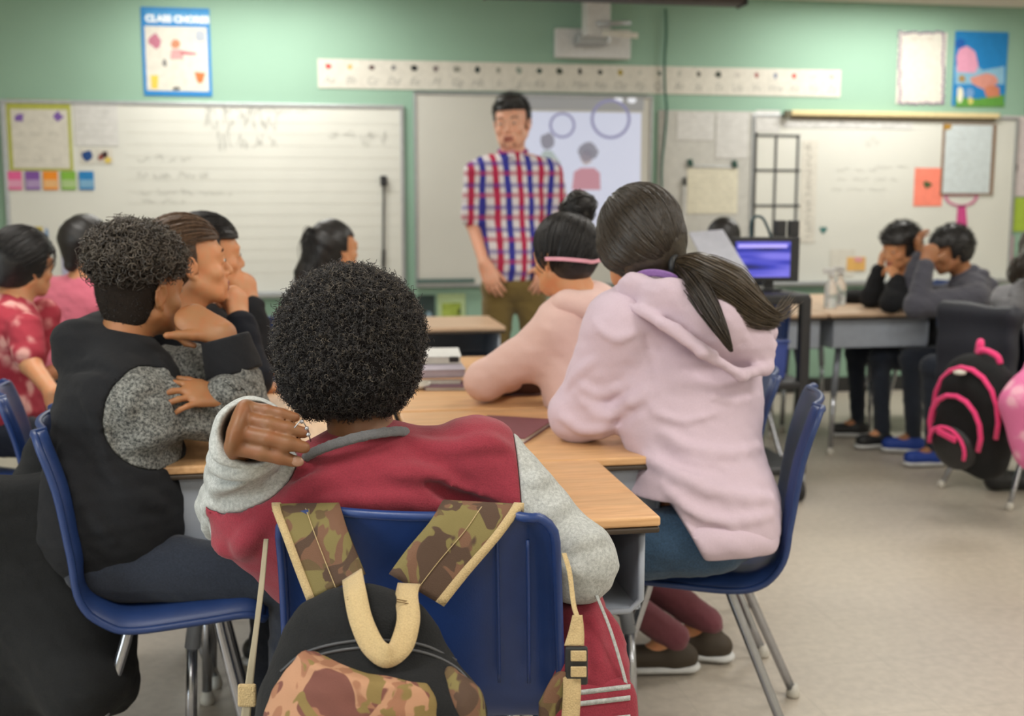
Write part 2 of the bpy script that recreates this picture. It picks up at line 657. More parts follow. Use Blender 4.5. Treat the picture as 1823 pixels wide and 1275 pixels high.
def surfnet(f, lo, h):
    ins = f < 0
    n = np.array(f.shape) - 1
    acc = np.zeros(tuple(n) + (3,), np.float32); cnt = np.zeros(tuple(n), np.float32)
    S = lambda a, o: a[o[0]:o[0] + n[0], o[1]:o[1] + n[1], o[2]:o[2] + n[2]]
    c8 = [(i, j, k) for i in (0, 1) for j in (0, 1) for k in (0, 1)]
    sm = sum(S(ins, c).astype(np.int8) for c in c8)
    act = (sm > 0) & (sm < 8)
    ai = np.array(np.nonzero(act)).T
    if len(ai) == 0:
        return np.zeros((0, 3)), np.zeros((0, 4), int)
    val = {c: f[ai[:, 0] + c[0], ai[:, 1] + c[1], ai[:, 2] + c[2]] for c in c8}
    pos = np.zeros((len(ai), 3)); ct = np.zeros(len(ai))
    for a in c8:
        for d in range(3):
            if a[d] == 0:
                b = list(a); b[d] = 1; b = tuple(b)
                fa, fb = val[a], val[b]
                cr = (fa < 0) != (fb < 0)
                t = np.where(cr, fa / np.where(cr, fa - fb, 1), 0)
                p = np.tile(np.array(a, float), (len(ai), 1)); p[:, d] = t
                pos += p * cr[:, None]; ct += cr
    pos = pos / ct[:, None] + ai
    idx = -np.ones(tuple(n), np.int64); idx[ai[:, 0], ai[:, 1], ai[:, 2]] = np.arange(len(ai))
    quads = []
    for d in range(3):
        u, w_ = (d + 1) % 3, (d + 2) % 3
        sh = [slice(1, -1)] * 3; sh[d] = slice(0, -1)
        sh2 = [slice(1, -1)] * 3; sh2[d] = slice(1, None)
        A = ins[tuple(sh)]; B = ins[tuple(sh2)]
        for flip, ms in ((False, A & ~B), (True, ~A & B)):
            e = np.array(np.nonzero(ms)).T
            if len(e) == 0: continue
            e = e + np.array([0 if i == d else 1 for i in range(3)])
            def c(du, dw):
                q = e.copy(); q[:, u] -= du; q[:, w_] -= dw
                return idx[q[:, 0], q[:, 1], q[:, 2]]
            qd = np.stack([c(1, 1), c(0, 1), c(0, 0), c(1, 0)], 1)
            if flip: qd = qd[:, ::-1]
            quads.append(qd)
    q = np.concatenate(quads)
    q = q[(q >= 0).all(1)]
    return lo + pos * h, q


def relax(v, q, w_=0.5):
    a = np.concatenate([q[:, i] for i in range(4)]); b = np.concatenate([q[:, (i + 1) % 4] for i in range(4)])
    n = len(v)
    cnt = np.bincount(a, minlength=n) + np.bincount(b, minlength=n)
    s = np.stack([np.bincount(a, v[b, i], n) + np.bincount(b, v[a, i], n) for i in range(3)], 1)
    return v * (1 - w_) + w_ * s / np.maximum(cnt, 1)[:, None]


def strands(lines, rad, name, m, parent=None, sides=3):
    """many fine tapered tubes as one mesh. lines (N,K,3), rad (K,) or (N,K)"""
    L = np.asarray(lines, float); Nn, K, _ = L.shape
    T = np.gradient(L, axis=1); T /= np.linalg.norm(T, axis=2)[..., None] + 1e-9
    ref = rng.normal(size=(Nn, 1, 3))
    U = np.cross(T, ref); U /= np.linalg.norm(U, axis=2)[..., None] + 1e-9
    V = np.cross(T, U)
    rad = np.broadcast_to(np.asarray(rad, float), (Nn, K))
    ang = np.arange(sides) * 2 * PI / sides
    R = L[:, :, None, :] + rad[:, :, None, None] * (np.cos(ang)[None, None, :, None] * U[:, :, None] + np.sin(ang)[None, None, :, None] * V[:, :, None])
    v = R.reshape(-1, 3)
    base = (np.arange(Nn) * K * sides)[:, None, None] + (np.arange(K - 1) * sides)[None, :, None]
    j = np.arange(sides)[None, None, :]; j2 = (j + 1) % sides
    f = np.stack([base + j, base + j2, base + sides + j2, base + sides + j], -1).reshape(-1, 4)
    return mesh_obj(name, v, f, m, parent, True)


def rotm(yaw, pitch=0, roll=0):
    """columns right, forward, up; yaw clockwise from +y, pitch nods down (+), roll tips to the right (+), degrees"""
    y, p, r = map(math.radians, (yaw, pitch, roll))
    Rz = np.array([[math.cos(y), math.sin(y), 0], [-math.sin(y), math.cos(y), 0], [0, 0, 1]])
    Rx = np.array([[1, 0, 0], [0, math.cos(p), math.sin(p)], [0, -math.sin(p), math.cos(p)]])
    Ry = np.array([[math.cos(r), 0, math.sin(r)], [0, 1, 0], [-math.sin(r), 0, math.cos(r)]])
    return Rz @ Rx @ Ry
# ---------------------------------------------------------------- people
class Head:
    """head frame: x right, y face, z up; unit = adult head 0.23 m tall"""
    def __init__(s, c, yaw, pitch=0, roll=0, sc=0.9):
        s.c = np.asarray(c, float); s.R = rotm(yaw, pitch, roll); s.s = sc

    def L(s, x, y, z):
        return s.c + s.R @ (np.array([x, y, z]) * s.s)

    def Ls(s, a):
        return s.c + (np.asarray(a) * s.s) @ s.R.T

    def add(s, S, ears=True, nose=1.0, jaw=1.0):
        L, R, k = s.L, s.R, s.s
        S.ell(L(0, -.014, .030), np.array([.074, .094, .083]) * k, R, .01)
        S.ell(L(0, .030, -.025), np.array([.059, .058, .076]) * k, R, .03 * k)
        S.ell(L(0, .034, -.074), np.array([.046 * jaw, .048, .034]) * k, R, .03 * k)
        S.ell(L(0, .074, -.098), np.array([.020, .016, .015]) * k, R, .022 * k)
        for e in (-1, 1):
            S.ell(L(e * .041, .056, -.034), np.array([.022, .022, .018]) * k, R, .02 * k)
            S.cap(L(e * .060, .0, -.055), L(e * .036, .055, -.088), .016 * k, .014 * k, .025 * k)
        S.cap(L(-.036, .077, .017), L(.036, .077, .017), .012 * k, None, .018 * k)
        for e in (-1, 1):
            S.ell(L(e * .031, .097, -.002), np.array([.017, .013, .012]) * k, R, .012 * k, True)
            S.ell(L(e * .031, .0755, -.003), np.array([.0145, .0135, .0125]) * k, R, .004 * k)
            S.cap(L(e * .019, .0865, .004), L(e * .043, .080, .003), .0032 * k, None, .004 * k)
        S.cap(L(0, .083, .006), L(0, .101 + .006 * (nose - 1), -.034), .0075 * k, .0105 * k, .010 * k)
        for e in (-1, 1):
            S.ell(L(e * .0115, .091, -.040), np.array([.009, .010, .0075]) * k, R, .007 * k)
            S.ell(L(e * .007, .094, -.0485), np.array([.004, .005, .003]) * k, R, .003 * k, True)
        S.ell(L(0, .080, -.068), np.array([.030, .018, .022]) * k, R, .012 * k)
        S.cap(L(-.019, .087, -.0665), L(0, .0965, -.0635), .0042 * k, .0062 * k, .005 * k)
        S.cap(L(.019, .087, -.0665), L(0, .0965, -.0635), .0042 * k, .0062 * k, .005 * k)
        S.cap(L(-.016, .087, -.0745), L(.016, .087, -.0745), .0055 * k, None, .006 * k)
        S.ell(L(0, .094, -.0765), np.array([.012, .006, .006]) * k, R, .006 * k)
        S.cap(L(-.022, .0965, -.0700), L(.022, .0965, -.0700), .0022 * k, None, .003 * k, None, True)
        if ears:
            for e in (-1, 1):
                pts = [(.073, .010, -.026), (.079, .008, -.006), (.084, -.002, .012), (.087, -.016, .014), (.088, -.025, .002),
                       (.085, -.023, -.016), (.079, -.012, -.032), (.074, .000, -.040), (.070, .006, -.036)]
                S.ell(L(e * .078, -.006, -.010), np.array([.006, .017, .025]) * k, R, .008 * k)
                q = [L(e * a, b, c) for a, b, c in pts]
                S.chain(q, [.0035 * k] * 4 + [.004 * k] * 2 + [.0055 * k, .0065 * k, .004 * k], .004 * k)
                S.ell(L(e * .088, -.003, -.010), np.array([.007, .008, .013]) * k, R, .004 * k, True)
        return s

    def lipmask(s):
        def fn(c):
            q = (c - s.c) @ s.R / s.s
            return ((np.abs(q[:, 0]) < .021) & (q[:, 2] < -.0585) & (q[:, 2] > -.083) & (q[:, 1] > .0885)).astype(int)
        return fn

    def eyes(s, parent):
        for e in (-1, 1):
            mb = MB(); c = s.L(e * .031, .0795, -.003)
            n = s.R[:, 1]
            o = SDF().ell(c, np.array([.0105, .0115, .0062]) * s.s, s.R).mesh(.0012, 'eye', M['eye'], parent)
            SDF().ell(s.L(e * .031, .0905, -.003), np.array([.0048, .0018, .0048]) * s.s, s.R).mesh(.0008, 'iris', M['iris'], o)
        return s

    def brows(s, parent, m, thick=1.0):
        for e in (-1, 1):
            n = 60; t = rng.uniform(0, 1, n)
            b = np.stack([e * (.014 + .034 * t), .0905 - .010 * t ** 2 + 0 * t, .0185 + .006 * np.sin(t * 2.6) + rng.normal(0, .0016 * thick, n)], 1)
            d = np.stack([e * np.full(n, .008), np.full(n, -.001), rng.uniform(-.001, .003, n)], 1)
            L = np.stack([b + d * q for q in (0, .5, 1)], 1)
            strands(s.Ls(L), np.array([.0007, .0006, .0003]), 'eyebrow', m, parent)

    def dirs(s, n, keep):
        """random unit directions on the scalp in the head frame, filtered"""
        out = []
        while sum(len(o) for o in out) < n:
            v = rng.normal(size=(n * 3, 3)); v /= np.linalg.norm(v, axis=1)[:, None]
            out.append(v[keep(v)])
        return np.concatenate(out)[:n]

    def scalp(s, d, off=0.0):
        """point on the cranium along direction d (head frame), pushed out by off (unit heads)"""
        r = np.array([.074, .094, .083])
        t = 1 / np.sqrt(((d / r) ** 2).sum(-1, keepdims=True))
        return d * (t + off) + np.array([0, -.014, .030])


def hairline(v):
    """True where the scalp carries hair, v = unit directions in the head frame"""
    x, y, z = v[..., 0], v[..., 1], v[..., 2]
    return (z > 0.42 + 0.0 * x) | ((y < 0.30) & (z > -0.15)) | ((y < -0.05) & (z > -0.62)) | ((y < -0.3) & (z > -0.78)) | ((z > 0.25) & (y > 0))


def hair_cap(H, thick, name, m, parent, h=.004, nape=-.075, front=.062, dispa=.0015, extra=None, brow=.045, sides=.02):
    """hair mass following the skull, cut at hairline"""
    S = SDF()
    S.ell(H.L(0, -.014, .030), (np.array([.074, .094, .083]) + thick) * H.s, H.R, .01)
    S.ell(H.L(0, -.035, -.020), (np.array([.064, .066, .060]) + thick * .6) * H.s, H.R, .03 * H.s)
    if extra: extra(S)
    def cut(p):
        q = np.stack([p[0] - H.c[0], p[1] - H.c[1], p[2] - H.c[2]], -1) @ H.R / H.s
        x, y, z = q[..., 0], q[..., 1], q[..., 2]
        a = np.maximum(y - front - .0 * z, -(z - brow) * 1.0)      # below the brow line the face side is open
        face = np.minimum(y - sides, brow - z)                      # >0 : in front of the ears and below the fringe
        bottom = nape - z
        return np.maximum(face, bottom) * H.s
    S.fn(cut)
    if dispa: S.disp(lambda p: dispa * wav(p, 160) + dispa * .6 * wav(p, 340, 3))
    return S.mesh(h, name, m, parent)


def hand(S, wr, fd, back, side, s=1.0, curl=(18, 22, 15), spread=0.06, thumb=(0.75, 0.35, 0.2), k=.0035, per=None, fat=1.0):
    """palm, four fingers and a thumb. fd = finger direction, back = back-of-hand normal, side = 'R' or 'L'"""
    fd, back = nz(fd), nz(back)
    back = nz(back - fd * (fd @ back))
    th = np.cross(back, fd) * (1 if side == 'R' else -1)
    wr = np.asarray(wr, float)
    at = lambda f, t, b: wr + (fd * f + th * t + back * b) * s
    S.cap(at(.012, .002, 0), at(.074, .008, 0), .034 * s, .040 * s, .012 * s, (back, .40))
    S.cap(at(.02, -.016, -.002), at(.078, -.021, 0), .016 * s, .018 * s, .012 * s, (back, .7))
    S.cap(at(.0, 0, 0), at(.02, 0, 0), .025 * s, .027 * s, .012 * s, (back, .66))
    S.cap(at(.018, .022, -.006), at(.052, .030, -.010), .015 * s, .013 * s, .012 * s)
    tips = []
    lat = [.031, .0105, -.010, -.029]; fo = [.083, .088, .084, .076]
    ln = [(.044, .026, .021), (.048, .030, .022), (.044, .028, .022), (.035, .021, .020)]
    rr = [.0088, .0090, .0085, .0076]
    for i in range(4):
        c = per[i] if per else curl
        a = 0; p = at(fo[i], lat[i], .002); pts = [at(fo[i] - .03, lat[i] * .9, .003), p]
        for j in range(3):
            a += math.radians(c[j])
            d = fd * math.cos(a) - back * math.sin(a) + th * spread * (1.5 - i) * (1 if j == 0 else .5)
            p = p + nz(d) * ln[i][j] * s; pts.append(p)
        r = rr[i] * s * fat
        S.chain(pts, [r, r * 1.06, r * 1.0, r * .92, r * .80], k * s)
        nn = nz(fd * math.sin(a) + back * math.cos(a))
        tips.append((pts[-1], nz(d), nn, r * .8))
    a, b, c = thumb   # outward, towards the palm, bend
    d0 = nz(fd * (1 - a * .5) + th * a - back * b)
    p0 = at(.022, .022, -.004); p1 = p0 + d0 * .042 * s
    d1 = nz(d0 + fd * c - back * c * .4); p2 = p1 + d1 * .034 * s
    d2 = nz(d1 + fd * c - back * c * .2); p3 = p2 + d2 * .026 * s
    S.chain([p0, p1, p2, p3], [.0135 * s, .0115 * s, .0102 * s, .0082 * s], k * s * 1.6)
    tips.append((p3, d2, nz(np.cross(d2, np.cross(back + th, d2))), .0082 * s))
    return tips


def nail(tip, name, parent, m, s=1.0):
    p, d, n, r = tip
    x = np.cross(d, n); R = np.stack([x, d, n], 1)
    SDF().ell(p + n * r * .75 + d * r * .35, np.array([.0056, .0068, .0022]) * s, R).mesh(.0007, name, m, parent)


def ik(a, b, l1, l2, pole):
    a, b = np.asarray(a, float), np.asarray(b, float)
    v = b - a; d = min(np.linalg.norm(v), (l1 + l2) * .999); u = nz(v)
    x = (l1 * l1 - l2 * l2 + d * d) / (2 * d); y = math.sqrt(max(l1 * l1 - x * x, 0))
    pp = np.asarray(pole, float); pp = nz(pp - u * (pp @ u))
    return a + u * x + pp * y


def ring(S, c, n, r, tube, k=.01, flatx=1.0, tilt=None, nseg=20):
    n = nz(n); a = nz(np.cross(n, [0.3, 1, 0.2])); b = np.cross(n, a)
    pts = [c + (a * math.cos(t) + b * math.sin(t)) * r for t in np.linspace(0, 2 * PI, nseg + 1)]
    for i in range(nseg):
        S.cap(pts[i], pts[i + 1], tube, None, k)


class Person:
    def __init__(s, label, head, neck, hip, yaw, sc=0.85, shw=.165, base=None, sh=None):
        """head: Head; neck = base of neck; hip = hip centre; yaw = shoulder heading in degrees"""
        s.H, s.sc = head, sc
        s.neck, s.hip = np.asarray(neck, float), np.asarray(hip, float)
        s.R = rotm(yaw); s.f = s.R[:, 1]; s.r = s.R[:, 0]
        s.upv = nz(s.neck - s.hip)
        s.f = nz(s.f - s.upv * (s.f @ s.upv)); s.r = np.cross(s.f, s.upv)
        s.Rt = np.stack([s.r, s.f, s.upv], 1)
        b = base if base is not None else (s.hip[0], s.hip[1], 0)
        s.root = thing('person', label, 'person', b)
        s.shR = s.neck - s.upv * .055 * sc + s.r * shw * sc
        s.shL = s.neck - s.upv * .055 * sc - s.r * shw * sc
        if sh: s.shR, s.shL = map(lambda q: np.asarray(q, float), sh)
        s.arm = {}; s.hands = {}; s.tips = {}

    def setarm(s, side, wr, el=None, pole=(0, 0, -1), fd=None, back=(0, 0, 1), **kw):
        sh = s.shR if side == 'R' else s.shL
        wr = np.asarray(wr, float)
        if el is None:
            el = ik(sh, wr, .29 * s.sc, .26 * s.sc, pole)
        el = np.asarray(el, float)
        s.arm[side] = (sh, el, wr)
        s.hands[side] = dict(fd=nz(wr - el) if fd is None else fd, back=back, s=s.sc * kw.pop('hs', 1.0), **kw)
        return s

    def legs(s, kneeF=.42, spread=.10, ankle=None, yaw=None, standing=False, foot=None):
        f = nz([s.f[0], s.f[1], 0]) if yaw is None else rotm(yaw)[:, 1]
        r = np.array([f[1], -f[0], 0]); s.leg = {}
        for side, e in (('R', 1), ('L', -1)):
            h = s.hip + r * e * .085 * s.sc
            if standing:
                kn = h + r * e * .02 + f * .03 + np.array([0, 0, -.44 * s.sc]); an = np.array([kn[0], kn[1] - 0.02 * f[1], .09])
            else:
                kn = s.hip + r * e * spread * s.sc * 1.6 + f * kneeF * s.sc; kn[2] = .47 * s.sc + .06
                an = kn - f * .03; an[2] = .09
                if ankle: an = an + f * ankle
            s.leg[side] = (h, kn, an, nz(f + r * e * .15))
        return s

    def body(s, m, h=.006, low=True, ears=True, jaw=1.0, nose=1.0, eyes=True, lips=True, faceh=None):
        S = SDF(); H = s.H; k = s.sc
        s.H.add(S, ears, nose, jaw)
        S.cap(H.L(0, -.020, -.045), s.neck + s.upv * .0, .053 * k, .060 * k, .03)
        S.cap(s.neck - s.upv * .05 - s.r * .09 * k, s.neck - s.upv * .05 + s.r * .09 * k, .05 * k, None, .04)
        ch = s.neck * .62 + s.hip * .38
        S.ell(ch, np.array([.13, .085, .19]) * k, s.Rt, .05)
        S.ell(s.hip, np.array([.13, .09, .11]) * k, s.Rt, .06)
        for side, (a, b, c) in s.arm.items():
            S.cap(a, b, .044 * k, .036 * k, .03); S.cap(b, c, .035 * k, .026 * k, .015)
            hd = dict(s.hands[side]); fd = hd.pop('fd'); bk = hd.pop('back')
            s.tips[side] = hand(S, c, fd, bk, side, **hd)
        if getattr(s, 'leg', None):
            for side, (a, b, c, t) in s.leg.items():
                S.cap(a, b, .06 * k, .048 * k, .03); S.cap(b, c, .045 * k, .032 * k, .02)
                S.cap(c, c + t * .12 * k + np.array([0, 0, -.05]), .03 * k, .025 * k, .02)
        s.skin = S.mesh(h, 'body', None, s.root, 1, mats=[m, M['lip']] if lips else [m], fmat=H.lipmask() if lips else None)
        if eyes: H.eyes(s.skin if False else s.root)
        return s

    def torso_sdf(s, w=1.0, d=1.0, long=.06, chest=(.165, .112, .20), hipr=(.165, .125, .13), yoke=.062):
        S = SDF(); k = s.sc
        S.cap(s.neck - s.upv * .065 * k - s.r * .10 * k, s.neck - s.upv * .065 * k + s.r * .10 * k, yoke * k, None, .03)
        ch = s.neck * .60 + s.hip * .40
        S.ell(ch, np.array(chest) * [w, d, 1] * k, s.Rt, .06)
        S.ell(s.hip + s.upv * .05, np.array(hipr) * [w, d, 1] * k, s.Rt, .08)
        S.cap(s.neck - s.upv * .05 * k, s.neck - s.upv * .0 * k, .068 * k, .062 * k, .03)
        return S

    def arms_sdf(s, S, r=(.062, .052, .050, .038), short=False, k=.035, sides=('R', 'L')):
        for side in sides:
            a, b, c = s.arm[side]
            if short:
                S.cap(a, a + (b - a) * .72, r[0] * s.sc, r[1] * s.sc * 1.05, k)
            else:
                u = nz(c - b)
                S.cap(a, b, r[0] * s.sc, r[1] * s.sc, k); S.cap(b, c - u * .01, r[2] * s.sc, r[3] * s.sc, .02)
        return S

    def shirt(s, m, name='shirt', h=.007, short=False, amp=.0035, collar=None, w=1.0, d=1.0, r=(.062, .052, .050, .038), hood=False, chest=(.165, .112, .20)):
        S = s.torso_sdf(w, d, chest=chest); s.arms_sdf(S, r, short)
        if hood:
            b = s.neck - s.f * .075 * s.sc - s.upv * .02
            S.cap(b - s.r * .07 * s.sc, b + s.r * .07 * s.sc, .04 * s.sc, None, .02)
            S.cap(b - s.f * .03 - s.upv * .06 - s.r * .03, b - s.f * .03 - s.upv * .06 + s.r * .03, .045 * s.sc, None, .03)
            ring(S, s.neck + s.upv * .005, s.upv + s.f * .3, .068 * s.sc, .016 * s.sc, .015)
        S.disp(lambda p: amp * wav(p, 42) + amp * .5 * wav(p, 95, 4))
        o = S.mesh(h, name, m, s.root)
        if collar is not None:
            C = SDF(); ring(C, s.neck + s.upv * .006 * s.sc, s.upv + s.f * .35, .060 * s.sc, .011 * s.sc, .006)
            C.mesh(.005, 'collar', collar, s.root)
        return o

    def trousers(s, m, h=.008, name='trousers', r=(.082, .064, .058, .046)):
        S = SDF(); k = s.sc
        S.ell(s.hip - np.array([0, 0, .0]), np.array([.155, .115, .10]) * k, s.Rt, .04)
        for side, (a, b, c, t) in s.leg.items():
            S.cap(a, b, r[0] * k, r[1] * k, .03); S.cap(b, c + np.array([0, 0, .01]), r[2] * k, r[3] * k, .02)
        S.disp(lambda p: .003 * wav(p, 50) + .0015 * wav(p, 110, 3))
        return S.mesh(h, name, m, s.root)

    def shoes(s, m, h=.006):
        for side, (a, b, c, t) in s.leg.items():
            S = SDF(); k = s.sc
            c2 = np.array([c[0], c[1], .045])
            S.cap(c2 - t * .03, c2 + t * .13 * k, .042 * k, .040 * k, .02, (np.array([0, 0, 1]), .95))
            S.cap(c2, np.array([c[0], c[1], .10]), .04 * k, .038 * k, .02)
            S.half((0, 0, .004), (0, 0, -1))
            sh = S.mesh(h, 'shoe', m, s.root)
            B = SDF(); c3 = np.array([c[0], c[1], .018])
            B.cap(c3 - t * .035, c3 + t * .135 * k, .045 * k, .043 * k, .02, (np.array([0, 0, 1]), .4)); B.half((0, 0, .002), (0, 0, -1))
            B.mesh(h, 'sole', M['white_plastic'], sh)
        return s


def comb(H, n, keep, anchor, name, m, parent, off=.020, lift=.004, rad=.0011, K=12, jit=.006, spread=.012, lowoff=0.0):
    """strands combed over the skull from random roots to the tie point `anchor` (head-frame direction)"""
    d = H.dirs(n, keep)
    a = nz(anchor)
    t = np.linspace(0, 1, K)[None, :, None]
    dot = np.clip((d @ a), -1, 1)[:, None, None]; om = np.arccos(dot); so = np.sin(om) + 1e-6
    q = np.sin((1 - t) * om) / so * d[:, None] + np.sin(t * om) / so * a
    q += rng.normal(0, jit, (n, 1, 3)) * np.sin(t * PI)
    q /= np.linalg.norm(q, axis=2)[..., None]
    o = off + lift * rng.uniform(-1, 1, (n, 1, 1)) + .004 * np.sin(t * PI)
    o = o * (1 - .15 * t) + lowoff * np.clip(-q[..., 2:3] * 1.6, 0, 1)
    L = H.Ls(H.scalp(q, o))
    L[:, -1] += rng.normal(0, spread * .2, (n, 3))
    r = rad * np.sin(np.clip(np.linspace(.12, .95, K), 0, 1) * PI) ** .5
    return strands(L, r, name, m, parent)


def lock(path, wid, n, name, m, parent, rad=.0011, taper=.35, fan=0.0, wave=.004, K=26, flat=1.0, jl=.12):
    """a lock of n strands along path (points), radius profile wid"""
    p = spline(path, 10); wv = np.interp(np.linspace(0, 1, len(p)), np.linspace(0, 1, len(wid)), wid)
    T = np.gradient(p, axis=0); T /= np.linalg.norm(T, axis=1)[:, None]
    ref = np.array([.2, -.4, .9]); U = np.cross(T, ref); U /= np.linalg.norm(U, axis=1)[:, None]; V = np.cross(T, U)
    u0 = np.clip(rng.normal(0, .5, n), -1, 1); v0 = np.clip(rng.normal(0, .5, n), -1, 1) * flat
    end = 1 - jl * rng.uniform(0, 1, n) ** 2
    st = rng.uniform(0, .06, n)
    ts = st[:, None] + (end - st)[:, None] * np.linspace(0, 1, K)[None]
    idx = ts * (len(p) - 1)
    g = lambda A: np.stack([np.interp(idx, np.arange(len(p)), A[:, i]) for i in range(3)], -1)
    W = np.interp(idx, np.arange(len(p)), wv)[..., None]
    ph = rng.uniform(0, 6.28, (n, 1)); fq = rng.uniform(3, 7, (n, 1))
    L = g(p) + g(U) * (u0[:, None, None] * W + (wave * np.sin(ts * fq + ph))[..., None]) + g(V) * (v0[:, None, None] * W + (wave * np.cos(ts * fq * 1.3 + ph))[..., None])
    L = L + (rng.normal(0, fan, (n, 1, 3)) * (ts ** 2)[..., None] if fan else 0)
    r = rad * (1 - (1 - taper) * np.linspace(0, 1, K) ** 3)
    return strands(L, r, name, m, parent)


def curls(H, n, keep, name, m, parent, length=.03, crad=.0035, turns=2.0, off=.0, rad=.0006, K=10, lean=.5, up=0.0, lenf=None):
    """small coiled hairs growing out of the scalp"""
    d = H.dirs(n, keep)
    root = H.scalp(d, off)
    nrm = d / (np.array([.074, .094, .083]) ** 2); nrm /= np.linalg.norm(nrm, axis=1)[:, None]
    ax = nrm + rng.normal(0, lean, (n, 3)) + np.array([0, 0, up]); ax /= np.linalg.norm(ax, axis=1)[:, None]
    u = np.cross(ax, rng.normal(size=(n, 3))); u /= np.linalg.norm(u, axis=1)[:, None]; v = np.cross(ax, u)
    t = np.linspace(0, 1, K)[None, :, None]
    ln = (length * rng.uniform(.6, 1.15, n))
    if lenf is not None: ln = ln * lenf(d)
    ln = ln[:, None, None]
    cr = (crad * rng.uniform(.6, 1.3, n))[:, None, None] * np.minimum(1, t * 4 + .2)
    ph = rng.uniform(0, 6.28, n)[:, None, None]
    a = ph + t * turns * 2 * PI
    L = root[:, None] + ax[:, None] * ln * t + cr * (u[:, None] * np.cos(a) + v[:, None] * np.sin(a))
    return strands(H.Ls(L), rad * (1 - .5 * np.linspace(0, 1, K) ** 4), name, m, parent)


def hitfn(o):
    """returns f(x, y, off): the point of mesh o seen at a photo pixel, moved towards the viewer by off metres"""
    from mathutils.bvhtree import BVHTree
    me = o.data
    bv = BVHTree.FromPolygons([tuple(v.co) for v in me.vertices], [tuple(p.vertices) for p in me.polygons])
    def f(x, y, off=0.0):
        r = FW + RT * (x - CXP) / F_PX - UP * (y - CYP) / F_PX
        r = r / np.linalg.norm(r)
        h = bv.ray_cast(Vector(CAM), Vector(r))
        return None if h[0] is None else np.array(h[0]) - r * off
    return f


def probe(S, h=.012):
    o = S.copy().mesh(h, 'probe', None)
    f = hitfn(o)
    me = o.data
    bpy.data.objects.remove(o); bpy.data.meshes.remove(me)
    return f


def folds(S, rows):
    """cloth folds: rows of (photo points along the fold, radius, +1 ridge / -1 crease) laid on the surface"""
    f = probe(S)
    for pts, r, sg in rows:
        q = spline([(x, y, 0) for x, y in pts], 3)[:, :2]
        pp = [f(x, y, (-.35 if sg > 0 else .45) * r) for x, y in q]
        pp = [a for a in pp if a is not None]
        n = len(pp)
        for i in range(n - 1):
            if np.linalg.norm(pp[i] - pp[i + 1]) > .10: continue
            t0, t1 = i / (n - 1), (i + 1) / (n - 1)
            w0, w1 = [.35 + .65 * math.sin(PI * min(1, max(0, t * .8 + .12))) for t in (t0, t1)]
            S.cap(pp[i], pp[i + 1], r * w0, r * w1, r * (1.5 if sg > 0 else 1.2), None, sg < 0)
    return S


def surface_curls(o, n, name, m, parent, length=(.006, .014), crad=(.0016, .0034), turns=(.9, 1.7), rad=.00062, K=9, lean=.6, zmin=None, up=0.0):
    """little coils rooted on the surface of mesh o (world scale)"""
    me = o.data
    P_ = np.empty(len(me.polygons) * 3); me.polygons.foreach_get('center', P_); P_ = P_.reshape(-1, 3)
    N_ = np.empty(len(me.polygons) * 3); me.polygons.foreach_get('normal', N_); N_ = N_.reshape(-1, 3)
    ok = np.ones(len(P_), bool) if zmin is None else zmin(P_)
    idx = rng.choice(np.nonzero(ok)[0], n)
    base = P_[idx] + rng.normal(0, .0015, (n, 3)) - N_[idx] * .003
    ax = N_[idx] + rng.normal(0, lean, (n, 3)) + np.array([0, 0, up]); ax /= np.linalg.norm(ax, axis=1)[:, None]
    u = np.cross(ax, rng.normal(size=(n, 3))); u /= np.linalg.norm(u, axis=1)[:, None]; v = np.cross(ax, u)
    t = np.linspace(0, 1, K)[None, :, None]
    U_ = lambda ab: rng.uniform(ab[0], ab[1], (n, 1, 1))
    ln, cr, tu, ph = U_(length), U_(crad), U_(turns), U_((0, 6.28))
    L = base[:, None] + ax[:, None] * ln * t + cr * np.minimum(1, t * 3 + .3) * (u[:, None] * np.cos(ph + t * tu * 6.28) + v[:, None] * np.sin(ph + t * tu * 6.28))
    return strands(L, rad * (1 - .4 * np.linspace(0, 1, K) ** 3), name, m, parent)
# ---------------------------------------------------------------- the room
def struct(name, mb, m, bevel=0):
    return tag(mb.build(name, m, None, bevel=bevel), None, None, None, 'structure')


q = N('vinyl_floor_tile')
br = q.n('ShaderNodeTexBrick'); br.offset = 0.0
br.inputs['Scale'].default_value = 1.0
for k_, v_ in (('Mortar Size', 0.0022), ('Brick Width', .305), ('Row Height', .305), ('Mortar Smooth', .3), ('Bias', 0.0)):
    br.inputs[k_].default_value = v_
br.inputs['Color1'].default_value = (*lin((186, 177, 164)), 1)
br.inputs['Color2'].default_value = (*lin((184, 175, 162)), 1)
br.inputs['Mortar'].default_value = (*lin((176, 168, 155)), 1)
q.l(q.co(), br.inputs['Vector'])
sp = q.ramp(q.noise(35, 4), [(0.35, (.90, .90, .90)), (0.65, (1.04, 1.04, 1.04))])
bl = q.ramp(q.noise(1.3, 2), [(0.3, (.90, .90, .92)), (0.7, (1.04, 1.03, 1.0))])
q.base(q.mix(1.0, q.mix(1.0, br.outputs[0], sp, 'MULTIPLY'), bl, 'MULTIPLY'))
q.set(Roughness=0.42)
struct('floor', MB().box((ROOM_X0, ROOM_Y0, -.1), (ROOM_X1, WALL_Y, 0)), q.m)
struct('ceiling', MB().box((ROOM_X0, ROOM_Y0, CEIL_Z + .03), (ROOM_X1, WALL_Y, CEIL_Z + .13)), M['ceil'])
struct('wall_front', MB().box((ROOM_X0, WALL_Y, 0), (ROOM_X1, WALL_Y + .12, CEIL_Z + .13)), M['wall'])
struct('wall_left', MB().box((ROOM_X0 - .12, ROOM_Y0, 0), (ROOM_X0, WALL_Y + .12, CEIL_Z + .13)), M['wall2'])
struct('wall_right', MB().box((ROOM_X1, ROOM_Y0, 0), (ROOM_X1 + .12, WALL_Y + .12, CEIL_Z + .13)), M['wall2'])
